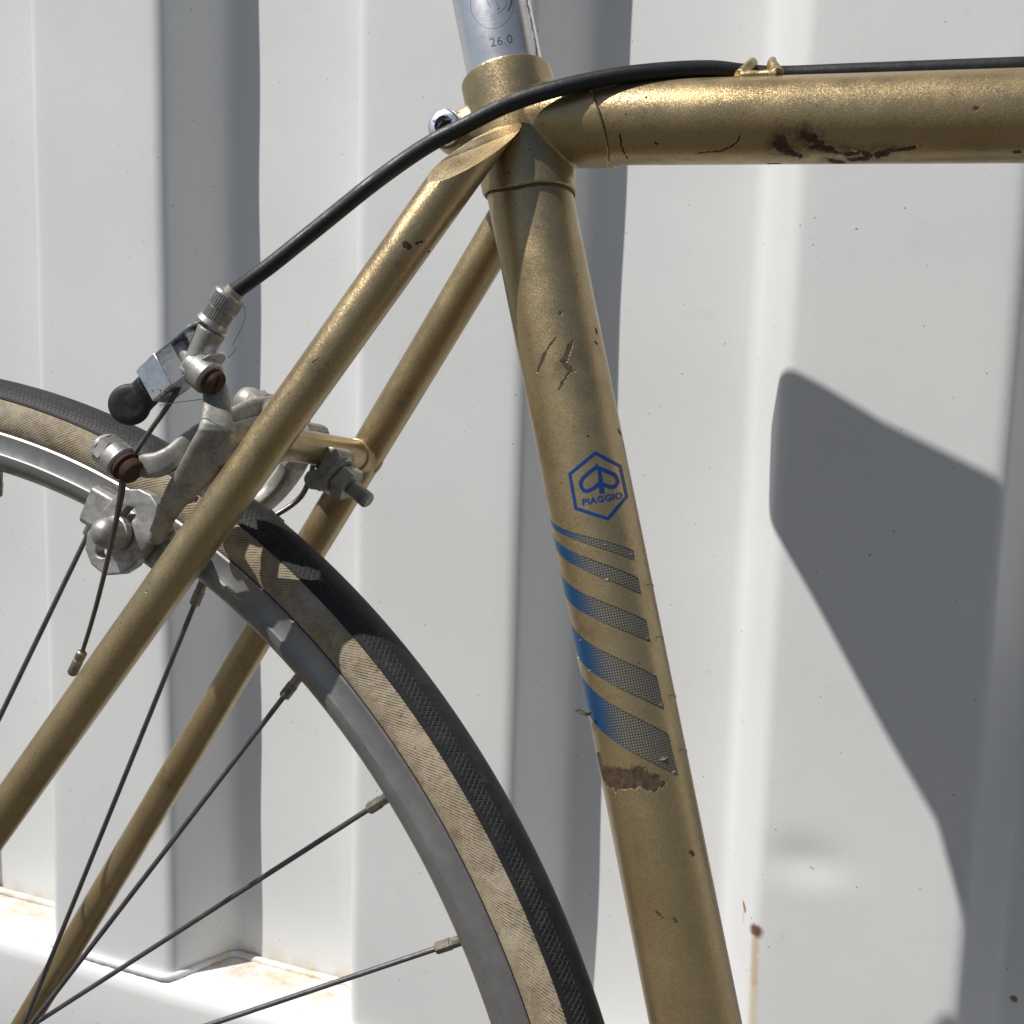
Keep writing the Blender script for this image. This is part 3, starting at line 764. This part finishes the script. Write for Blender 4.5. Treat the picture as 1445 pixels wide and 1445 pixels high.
# ================================================================== rear wheel
wheel = empty('rear_wheel', tuple((HUB - BASE) * .001), parent=bike)
def wmk(name, geo, mat, **kw):
    o = mk(name, geo, mat, None, **kw); o.parent = wheel; o.matrix_parent_inverse = Matrix.Translation(wheel.location).inverted(); return o
def ring(profile, n=420, mats=None):
    """profile [(y, R)] closed or open; uv in metres (length, across)"""
    vs, uv, fs, mi = [], [], [], []
    acc = [0]
    for a, b in zip(profile[:-1], profile[1:]): acc.append(acc[-1] + math.hypot(b[0] - a[0], b[1] - a[1]))
    mid = acc[-1] / 2; m_ = len(profile)
    for k in range(n + 1):
        a = 2 * math.pi * k / n; ca, sa = math.cos(a), math.sin(a)
        for (y, r), q in zip(profile, acc):
            vs.append(HUB + V(r * ca, y, r * sa)); uv.append((a * .33, (q - mid) * .001))
    for k in range(n):
        for j in range(m_ - 1):
            a = k * m_ + j; fs.append((a, a + 1, a + m_ + 1, a + m_))
    return vs, fs, uv
TC, TA, TB = 325.3, 12.0, 11.7
TRD = R(27)                                           # where tread meets sidewall
def tp(phi, add=0.): return (-(TA + add) * math.cos(phi), TC + (TB + add) * math.sin(phi))
v1, f1, u1 = ring([tp(p) for p in np.linspace(R(-48), R(228), 40)], 420)
u1 = [(a, .0135 - abs(b) + .0135 if False else (.0275 - abs(b))) for a, b in u1]
v2, f2, u2 = ring([tp(TRD, -.15)] + [tp(TRD + .01, .45)] + [tp(p, .62 + .25 * math.sin((p - TRD) / (math.pi - 2 * TRD) * math.pi)) for p in np.linspace(TRD + .05, math.pi - TRD - .05, 30)] + [tp(math.pi - TRD - .01, .45), tp(math.pi - TRD, -.15)], 420)
tyre = wmk('tyre', (v1, f1), M['sidewall'], uv={'UVMap': u1})
wmk('tread', (v2, f2), M['tread'], uv={'UVMap': u2}, angle=50)
rp = [(-7.6, 315), (-8.6, 318.0), (-9.6, 318.2), (-10.2, 317.2), (-10.0, 315.5), (-10.0, 310.5), (-10.5, 309.6), (-10.3, 307.4), (-9.2, 305.4), (-7.0, 303.6), (-3.5, 302.2), (0, 301.8)]
rp = rp + [(-y, r) for y, r in rp[::-1][1:]]
v3, f3, u3 = ring(rp, 420)
wmk('rim', (v3, f3), M['rim'], uv={'UVMap': u3}, angle=33)
wmk('rim_tape', ring([(-9.4, 317.3), (-9.9, 318.2), (-9.5, 318.6)], 300)[:2], flat('dark_red_rim_cement', (.035, .012, .010), .6))
FR = 29.
VIS = {0: (72.3, -22, 28), 1: (62.0, 34, -62), 2: (52.0, -22, -80), 3: (41.8, 34, 25), 4: (31.6, -22, 34)}
spk, nipl = None, None
for i in range(36):
    a = 72.3 - 10.15 * i if i < 5 else 31.6 - (i - 4) * (360 - 40.7) / 32.
    if i in VIS: a, y, da = VIS[i]
    else: y = -22 if i % 2 == 0 else 34; da = (60 if (i // 2) % 2 == 0 else -60)
    a = R(a); b = a + R(da)
    N0 = HUB + V(302.5 * math.cos(a), 0, 302.5 * math.sin(a)); F = HUB + V(FR * math.cos(b), y, FR * math.sin(b)); d = norm(F - N0)
    if i < 5:
        gs = sweep([N0 + d * 9, N0 + d * 140, F], .98, 10); gn = lathe(N0 - d * 3, d, [(0, 2.5), (3.0, 2.4), (3.6, 1.9), (8.6, 1.9), (8.8, 2.15), (14.0, 2.1), (14.5, 1.5)], 8)
        s_o = wmk('spoke', gs, M['steel']); n_o = wmk('nipple', gn, M['nipple'])
        L = np.linalg.norm(F - N0); keep = (s_o, n_o, N0, d, L)
    else:                                            # copies of the last visible spoke, turned about the hub
        s0, n0, P0, d0, L0 = keep
        Rm = Vector(d0).rotation_difference(Vector(d)).to_matrix().to_4x4()
        for src in (s0, n0):
            c = src.copy(); scene.collection.objects.link(c); c.parent = wheel
            p0 = Vector(((P0 - BASE) * .001)); p1 = Vector(((N0 - BASE) * .001)); h0 = Vector(((HUB - BASE) * .001))
            c.matrix_parent_inverse = Matrix.Identity(4)
            c.matrix_basis = Matrix.Translation(-h0) @ Matrix.Translation(p1) @ Rm @ Matrix.Translation(-p0)
wmk('hub', [lathe(HUB + V(0, -50, 0), V(0, 1, 0), [(0, 5), (24, 6), (25, 33), (28, 33), (29, 14), (80, 14), (81, 33), (84, 33), (85, 7), (104, 5)], 48)], M['alloy_clean'])

# ================================================================== rear brake
brake = empty('rear_brake', tuple((BR - BASE) * .001), parent=bike)
def bmk(name, geo, mat, **kw):
    o = mk(name, geo, mat, None, **kw); o.parent = brake; o.matrix_parent_inverse = Matrix.Translation(brake.location).inverted(); return o
PB = V(-95.3, 0, -98.8); B = norm(V(.854, 0, -.52)); PD = V(-.52, 0, -.854)      # bolt axis, and the way down to the rim
# centre bolt, cap nut, washers, threads
pts = [(-2.5, 1.5), (-1.5, 4.0), (.5, 5.4), (3, 5.9), (4.2, 5.9)]
bmk('cap_nut', [lathe(PB, B, pts, 32), hexnut(PB, B, 7.0, 3.4, 8.4, .7, .3)], M['alloy'])
bmk('washer', [lathe(PB + B * 8.6, B, [(0, 7.0), (0, 7.8), (1.3, 7.8), (1.3, 3)], 36), lathe(PB + B * 10.4, B, [(0, 5), (1, 5)], 24)], M['cable'])
th_ = [(28, 3.0)]
for k in range(60): th_ += [(40 + k * .38, 3.05 if k % 2 else 2.62)]
th_ += [(63.2, 2.9), (63.8, 2.3)]
bmk('centre_bolt', lathe(PB, B, [(5, 3)] + th_, 24), M['alloy'])
bmk('mounting_nut', [hexnut(PB, B, 6.6, 49.5, 55.2, .6, .2), lathe(PB, B, [(47.6, 6.9), (47.8, 7.4), (49.4, 7.4), (49.5, 3)], 32)], M['alloy'])
# half-round seat washer hugging the bridge
g = [box(PB + B * 45.2, B, PD, V(0, 1, 0), 2.9, 7.6, 5.2), lathe(PB + B * 44.5 - PD * 4.8 , V(0, 1, 0), [(-6.2, 3.9), (6.2, 3.9)], 24), lathe(PB + B * 43.5 + PD * 5.5, V(0, 1, 0), [(-5.4, 3.6), (5.4, 3.6)], 24)]
o = bmk('bridge_washer', g, M['alloy']); remesh(o, .45, 6)
o = bmk('bridge_washer', [box(PB + B * 30.5, B, PD, V(0, 1, 0), 2.6, 8.6, 7), lathe(PB + B * 30 - PD * 6, V(0, 1, 0), [(-7.5, 3.6), (7.5, 3.6)], 24)], M['alloy']); remesh(o, .5, 5)
# arm that carries the quick release and the near shoe
bA = 16.5
def arm(paths, name, label, vox=.5, it=7):
    g = []
    for P, r in paths: g.append(sweep(P, [(a * 1.0, b * 1.28) for a, b in r], 28, sm=5, ref=tuple(B), sq=.55))
    return g
from mathutils.geometry import tessellate_polygon
def idw(px, py, ctl):
    n = d = 0.
    for x, y, v in ctl:
        w_ = 1 / ((px - x) ** 2 + (py - y) ** 2 + 160.) ** 1.7; n += w_ * v; d += w_
    return n / d
def cast(outer, ctl, tdir, thick, holes=()):
    """a forged plate: outline drawn in photo pixels at the depths ctl gives, thickened along tdir"""
    def dens(L):
        o_ = []
        for a, b in zip(L, list(L[1:]) + [L[0]]):
            m_ = max(1, int(math.hypot(b[0] - a[0], b[1] - a[1]) / 5))
            o_ += [(a[0] + (b[0] - a[0]) * k / m_, a[1] + (b[1] - a[1]) * k / m_) for k in range(m_)]
        return o_
    loops = [dens(outer)] + [dens(h) for h in holes]
    flat_ = [p for L in loops for p in L]; n = len(flat_)
    tdir = norm(np.asarray(tdir, float))
    F = [at(p[0], p[1], idw(p[0], p[1], ctl)) for p in flat_]
    vs = F + [p + tdir * thick for p in F]
    tri = tessellate_polygon([[Vector((p[0], p[1], 0)) for p in L] for L in loops])
    fs = [tuple(t) for t in tri] + [tuple(n + q for q in t[::-1]) for t in tri]
    o_ = 0
    for L in loops:
        m_ = len(L)
        for k in range(m_): a, b = o_ + k, o_ + (k + 1) % m_; fs.append((a, b, n + b, n + a))
        o_ += m_
    return vs, fs
TD = (.42, .90, -.12)
def ribbon(pts, th=3.0, sq=.6):
    """a forged limb: (px, py, depth, half width in px) along its middle, flat side to the front"""
    P = [at(a, b, y) for a, b, y, w_ in pts]; V0 = norm(CAMB - P[len(P) // 2])
    rs = [(th, w_ * ((p - CAMB) @ (MB.T @ RW[:, 1])) / FPX) for p, (a, b, y, w_) in zip(P, pts)]
    return sweep(P, rs, 28, sm=6, ref=tuple(V0), sq=sq)
gA = [ribbon([(303, 545, -34.5, 17), (306, 566, -37, 19), (306, 590, -40, 21), (305, 612, -41, 26)]),
      ribbon([(307, 598, -41, 21), (302, 622, -40.5, 27), (290, 647, -39, 28), (272, 672, -36.5, 24), (252, 697, -33.5, 19), (238, 720, -31, 15), (228, 742, -29, 13), (218, 762, -28, 11)], 2.8),
      ribbon([(300, 634, -39.5, 24), (325, 629, -37, 29), (350, 622, -31, 30), (378, 614, -21, 29), (404, 612, -10, 26)], 2.8)]
gA.append(lathe(PB + B * 18.2, B, [(0, 8.0), (7.6, 8.0)], 36))
o = bmk('caliper_arm', gA, M['alloy'], label='caliper arm with quick release at its top and the near shoe below'); remesh(o, .42, 10)
gB = [ribbon([(200, 657, -41, 17), (222, 656, -40.5, 18), (244, 645, -38.5, 17), (262, 628, -35, 15), (282, 612, -30, 14), (305, 600, -25, 13), (330, 588, -18, 13), (355, 577, -9, 14), (385, 572, 0, 15)], 2.6)]
gB += arm([([PB + B * 14.5, PB + B * 15 + V(0, 16, 0) + PD * 2, PB + B * 15 + V(0, 31, 0) + PD * 13, PB + B * 14 + V(0, 34, 0) + PD * 30, PB + B * 13 + V(0, 25, 0) + PD * 46, PB + B * 12 + V(0, 22, 0) + PD * 58],
           [(3.4, 6.8), (3.4, 6.2), (3.4, 5.4), (3.4, 4.6), (3.2, 4.2), (3.0, 4.6)])], 'b', None)
gB.append(lathe(PB + B * 11, B, [(0, 8.2), (6.6, 8.2)], 36))
o = bmk('caliper_arm', gB, M['alloy'], label='caliper arm with the cable anchor, curving over to the far shoe'); remesh(o, .45, 5)
# return spring
bmk('return_spring', sweep([PB + B * 27 + V(0, 4, 0) - PD * 3, PB + B * 27 + V(0, 20, 0) + PD * 6, PB + B * 26 + V(0, 31, 0) + PD * 24, PB + B * 22 + V(0, 27, 0) + PD * 38, PB + B * 18 + V(0, 27, 0) + PD * 42], 1.1, 10, sm=6), M['steel'])
bmk('return_spring', sweep([PB + B * 27 + V(0, -4, 0) - PD * 3, PB + B * 27 + V(0, -18, 0) + PD * 8, at(262, 690, -24), at(278, 705, -20)], 1.1, 10, sm=6), M['steel'])
bmk('spring_post', lathe(at(262, 693, -27), norm(V(.6, -.4, -.5)), [(-3, 2.6), (4, 2.6), (4.8, 1.6)], 20), M['alloy'])
o = bmk('spring_post', lathe(PB + B * 22 + V(0, 27, 0) + PD * 38, B, [(-2, 3.0), (5, 3.0), (6, 2)], 20), M['cable'])

# brake shoes
def shoe(s, a0, a1):
    g, n = [], 14; pr = [(11.4, 315.4), (17.5, 315.4), (19.6, 314.2), (19.8, 302.4), (18.8, 300.6), (11.4, 300.4)]
    vs, fs = [], []
    for k in range(n + 1):
        a = R(a0 + (a1 - a0) * k / n)
        for y, r in pr: vs.append(HUB + V(r * math.cos(a), s * y, r * math.sin(a)))
    m_ = len(pr)
    for k in range(n):
        for j in range(m_): p, q = k * m_ + j, k * m_ + (j + 1) % m_; fs.append((p, q, q + m_, p + m_))
    fs += [tuple(range(m_)), tuple(range(n * m_, n * m_ + m_))]
    return vs, fs
def ang(px, py, y): p = at(px, py, y) - HUB; return math.degrees(math.atan2(p[2], p[0]))
aL, aR = 70.8, 61.6
o = bmk('brake_shoe', shoe(-1, aL, aR), M['alloy_clean'], label='near brake shoe holder clamped to the rim', angle=25); bevel(o, .7, 3)
o = bmk('brake_shoe', shoe(1, aL, aR), M['alloy_clean'], label='far brake shoe holder behind the rim', angle=25); bevel(o, .7, 3)
# slotted eye of the arm
NV = norm(V(.18, -1, .12))
outE = [(176, 690), (196, 690), (212, 698), (221, 711), (226, 732), (236, 748), (226, 762), (209, 768), (200, 781), (187, 799), (170, 810), (147, 812), (128, 797), (119, 774), (122, 752), (138, 733), (143, 722), (155, 706), (166, 695)]
slot = []
for k in range(11): a = math.pi * k / 10; slot.append((183 + 9 * math.cos(a - .95) , 724 + 9 * math.sin(a - .95 - math.pi * 0) ))
sl0, sl1 = V(144, 778), V(182, 724); dd = norm(sl1 - sl0); nn_ = V(-dd[1], dd[0]); slot = []
for k in range(9): a = -math.pi / 2 + math.pi * k / 8; q = sl1 + 9.5 * (dd * math.cos(a) + nn_ * math.sin(a)); slot.append((q[0], q[1]))
for k in range(9): a = math.pi / 2 + math.pi * k / 8; q = sl0 + 9.5 * (dd * math.cos(a) + nn_ * math.sin(a)); slot.append((q[0], q[1]))
ctlE = [(150, 775, -26.5), (180, 735, -26.5), (215, 720, -28.5), (225, 750, -28.5), (190, 790, -25.5), (200, 750, -27)]
o = bmk('arm_eye', [cast(outE, ctlE, (.1, 1, 0), 4.6, [slot])], M['alloy_clean'], label='slotted eye that holds the near shoe'); remesh(o, .36, 7)
NV = norm(V(-.12, -1, .03))
nc = at(163, 753, -28.5)
bmk('dome_nut', [lathe(nc, NV, [(-1.5, 6.2), (1.0, 6.3), (1.3, 5.7), (4.8, 5.5), (6.4, 4.9), (7.8, 3.7), (8.7, 2.2), (9.0, .6)], 36)], M['alloy_clean'], angle=60)

# cable anchor: dome nut, barrel, rusty bolt
AP = at(180, 660, -45)
bmk('anchor_bolt', [lathe(AP - B * 7.6, B, [(0, 5.2), (.5, 5.7), (4.8, 5.9), (5.6, 5.2)], 36)], M['alloy_clean'])
bmk('anchor_nut', [lathe(AP - B * 14.5, B, [(-.2, 1.2), (.3, 3.2), (1.6, 4.6), (3.2, 5.2)], 32), hexnut(AP - B * 14.5, B, 5.7, 2.4, 7.2, .6, .4)], M['alloy_clean'], angle=25)
o = bmk('bolt_head', [lathe(AP - B * 2.2, B, [(0, 4.6), (.4, 5.2), (1.6, 5.2), (1.7, 4.4), (4.6, 4.4), (5.4, 4.0), (5.7, 2.5), (5.75, .3)], 32)], M['rust'], label='rusty bolt head clamping the brake cable')
# quick release
QY = -40.
bmk('barrel_adjuster', [lathe(at(325, 416, QY), at(284, 482, QY) - at(325, 416, QY), [(-.4, 3.4), (-.3, 4.9), (.6, 5.15), (.7, 5.15, 1), (5.2, 5.05, 1), (5.3, 4.2), (5.9, 4.1), (6.0, 4.75, 1), (9.6, 4.65, 1), (9.7, 4.9), (11.4, 5.4), (11.9, 5.2)], 144, knurl=True)], M['alloy_clean'], angle=25)
Q0, Q1 = at(299, 468, QY), at(272, 512, QY)
o = bmk('adjuster_body', [sweep([at(299, 466, QY), at(288, 487, QY), at(278, 508, QY), at(270, 528, QY)], [(4.8, 4.8), (4.4, 4.2), (4.0, 3.8), (4.5, 4.5)], 24, sm=4)], M['alloy']); remesh(o, .35, 4)
Lx = norm(at(206, 556, QY) - at(302, 478, QY)); Tx = norm(np.cross(B, Lx)); Tx = Tx if Tx[1] < 0 else -Tx     # Tx faces the viewer
Bq = norm(np.cross(Lx, Tx)); Bq = Bq if Bq @ B > 0 else -Bq
C0 = at(266, 506, QY)                    # lever centre
def qp(l, t, b): return C0 + Lx * l + Tx * t + Bq * b
g = []
for sb in (-1, 1):
    out = []
    for k in range(13):
        a = math.pi / 2 + math.pi * k / 12; out.append((-6.6 + 5.2 * math.cos(a), 5.2 * math.sin(a)))
    out += [(7.0, -4.2), (15.5, -3.4), (15.5, 4.2), (7.0, 4.8)]
    g.append(plate([qp(l, t, sb * 5.7) for l, t in out], Bq * sb, .9))
g.append(plate([qp(7.0, 4.6, -6.5), qp(16.8, 3.4, -6.2), qp(16.8, 3.4, 6.2), qp(7.0, 4.6, 6.5)], Tx, .9))
g.append(plate([qp(15.4, -3.2, -6.2), qp(16.6, -3.2, -6.2), qp(16.6, 3.6, -6.2), qp(15.4, 3.8, -6.2)], Bq, 12.4))
o = bmk('quick_release_lever', g, M['chrome'], angle=30, label='pitted chrome quick release lever'); bevel(o, .35, 2)
pc = at(183, 571, QY - 1)
def blob(c, ax, ay, az, rx, ry, rz, n=20, m_=28):
    vs, fs = [], []
    for i in range(n + 1):
        ph = -math.pi / 2 + math.pi * i / n
        for k in range(m_):
            a = 2 * math.pi * k / m_; sp = lambda q, e: math.copysign(abs(q) ** e, q)
            x, y, z = sp(math.cos(ph), .75) * math.cos(a), sp(math.cos(ph), .75) * math.sin(a), sp(math.sin(ph), .9)
            vs.append(c + ax * x * rx + ay * y * ry + az * z * rz)
        if i:
            for k in range(m_): p, q = (i - 1) * m_ + k, (i - 1) * m_ + (k + 1) % m_; fs.append((p, q, q + m_, p + m_))
    return vs, fs
Tv = norm(CAMB - pc); Tv = norm(Tv * .75 + Tx * .4); Ly = norm(Lx - Lx @ Tv * Tv); Wy = np.cross(Ly, Tv)
o = bmk('lever_grip', [lathe(pc, Tv, [(-2.1, 3.5), (-2.0, 5.4), (-1.2, 6.7), (0, 7.1), (1.0, 6.8), (1.7, 5.9), (2.0, 4.4), (1.9, .3)], 36), sweep([pc, pc - Ly * 5.4, pc - Lx * 9.2], [(2.3, 6.0), (2.3, 5.4), (2.3, 5.4)], 24, ref=tuple(Tv))], M['grip'], label='worn black plastic lever grip'); remesh(o, .4, 5)
bmk('lever_pivot', [lathe(at(266, 504, QY) , Bq, [(-4.8, 2.9), (4.8, 2.9)], 24)], M['alloy_clean'])
QB = at(291, 530, QY - 1)
bmk('pivot_barrel', [lathe(QB - B * 4.6, B, [(-3, 3.5), (-.2, 4.4), (.0, 5.3), (.7, 5.9), (6.2, 5.9), (7.0, 5.2), (7.1, 4.4)], 40)], M['alloy_clean'], label='aluminium barrel of the quick release')
o = bmk('bolt_head', [lathe(QB + B * 2.0, B, [(0, 4.3), (2.4, 4.2), (3.2, 3.7), (3.3, .3)], 32), box(QB + B * 5.4, B, norm(np.cross(B, V(0, 1, .4))), norm(np.cross(B, np.cross(B, V(0, 1, .4)))), .35, 3.4, .45)], M['rust'], label='rusty slotted bolt head on the quick release')
# inner cable and end crimp
cp_ = [at(283, 482, QY), at(262, 525, QY), at(244, 562, QY - 1), at(214, 605, QY - 2), at(186, 646, QY - 4), at(174, 664, QY - 6), at(172, 690, QY - 6), at(166, 725, QY - 5), at(158, 762, QY - 4.5), at(146, 815, QY - 4), at(131, 872, QY - 3), at(116, 921, QY - 2)]
mk('brake_cable', sweep(cp_, [.85] * 5 + [1.0, 1.15, .95, .85, .8, .75, .7], 12, sm=5), M['cable'], bike)
mk('cable_end_cap', lathe(cp_[-1], at(96, 962, QY - 1) - cp_[-1], [(-.5, 1.2), (0, 1.75), (2.4, 1.75), (2.9, 1.45), (3.6, 1.75), (8.3, 1.75), (9.0, 1.3)], 20), M['nipple'], bike)
st = [at(186, 646, QY - 4), at(180, 652, QY - 5), at(190, 640, QY - 5)]
for pts in ([(342, 424), (346, 445), (338, 468), (329, 486), (333, 492), (322, 505)], [(225, 572), (250, 568), (287, 563)], [(215, 610), (222, 596), (228, 580)]):
    P = [at(px, py, -47.5 - .2 * i) for i, (px, py) in enumerate(pts)]
    mk('stray_strand', sweep(P, .13, 6, sm=4), M['cable'], bike)
# housing
hp = [(1445, 91, 3), (1300, 92.5, 3), (1200, 94, 3), (1100, 95.5, 3), (1050, 97, 1), (1000, 98, -3), (930, 101, -8), (860, 109, -12.5), (790, 124, -17), (720, 146, -20.2), (655, 178, -23.5), (600, 207, -26.5), (530, 256, -30.5), (450, 320, -34.5), (385, 372, -38), (350, 398, -39.5), (330, 413, -40)]
H = [at(*p) for p in hp]
H = [V(H[0][0] + t, H[0][1], H[0][2]) for t in (360, 240, 120)] + H
ZT = TR + 2.7
for i in range(7): H[i] = V(H[i][0], 3.0, 15.35)
H[7] = V(H[7][0], 1.2, 15.65)
for i in (8, 9, 10): H[i][2] = max(H[i][2], math.sqrt(max(13.4 ** 2 - H[i][1] ** 2, 0)) + 2.3)
mk('cable_housing', sweep(H, 2.62, 24, sm=8), M['housing'], bike)
mk('housing_ferrule', lathe(at(333, 409, -40), at(325, 418, -40) - at(333, 409, -40), [(0, 3.2), (2.2, 3.2)], 24), M['alloy'], bike)

# ================================================================== saddle (out of frame above, throws the shadow on the wall)
def saddle():
    st_ = [(-76, 68, 122, 174, .9), (-73, 73, 116, 181, 1), (-60, 75, 114, 183, 1), (-42, 67, 118, 183, 1), (-22, 56, 124, 183, 1), (17, 40, 132, 183, 1), (58, 29, 136, 182, 1), (118, 22, 143, 182, 1), (183, 18, 148, 182, 1), (201, 14, 153, 179, .9), (206, 6, 161, 173, .8)]
    vs, fs, n = [], [], 40
    for x, wd, z0, z1, _ in st_:
        for k in range(n):
            a = 2 * math.pi * k / n; sp = lambda q, e: math.copysign(abs(q) ** e, q)
            yy = wd * sp(math.cos(a), .36); zz = (z0 + z1) / 2 + (z1 - z0) / 2 * sp(math.sin(a), .42)
            if math.sin(a) < 0: zz += (17 * (1 - (yy / wd) ** 2) if yy > 0 else 17 + 9 * min(1, -yy / 40)) * min(1, max(0, (20 - x) / 60)) * min(1, -3 * math.sin(a))
            vs.append(V(x + 1, yy, zz + 4.5))
    for i in range(len(st_) - 1):
        for k in range(n): p, q = i * n + k, i * n + (k + 1) % n; fs.append((p, q, q + n, p + n))
    fs += [tuple(range(n))[::-1], tuple(range((len(st_) - 1) * n, len(st_) * n))]
    o = mk('saddle', (vs, fs), M['leather'], bike, angle=60)
    for s in (-1, 1):
        mk('saddle_rail', sweep([V(-56, s * 22, 158), V(-36, s * 22, 151), V(30, s * 22, 149), V(80, s * 14, 146), V(150, s * 8, 158)], 3.5, 14, sm=5), M['steel'], o)
    mk('saddle_clamp', lathe(V(-40, -26, 153), V(0, 1, 0), [(0, 8), (52, 8)], 24), M['alloy'], o)
saddle()
# tubes that run out of the frame
BB = SU * -560
mk('bottom_bracket_shell', lathe(BB + V(0, -34, 0), V(0, 1, 0), [(0, 20), (68, 20)], 40), M['gold'], bike)
for s in (-1, 1):
    mk('chain_stay', sweep([BB + V(-10, s * 20, 0), (BB + HUB) / 2 + V(30, s * 30, 0), HUB + V(20, s * 60, 2)], [10, 9, 7], 24, sm=5), M['gold'], bike)
    mk('dropout', box(HUB + V(6, s * 61, 6), V(1, 0, 0), V(0, 1, 0), V(0, 0, 1), 16, 2.5, 18), M['steel'], bike)
mk('down_tube', sweep([BB, V(570, 0, -75)], 15, 32), M['gold'], bike)
mk('head_tube', sweep([V(548, 0, 28), V(590, 0, -110)], 17, 32), M['gold'], bike)
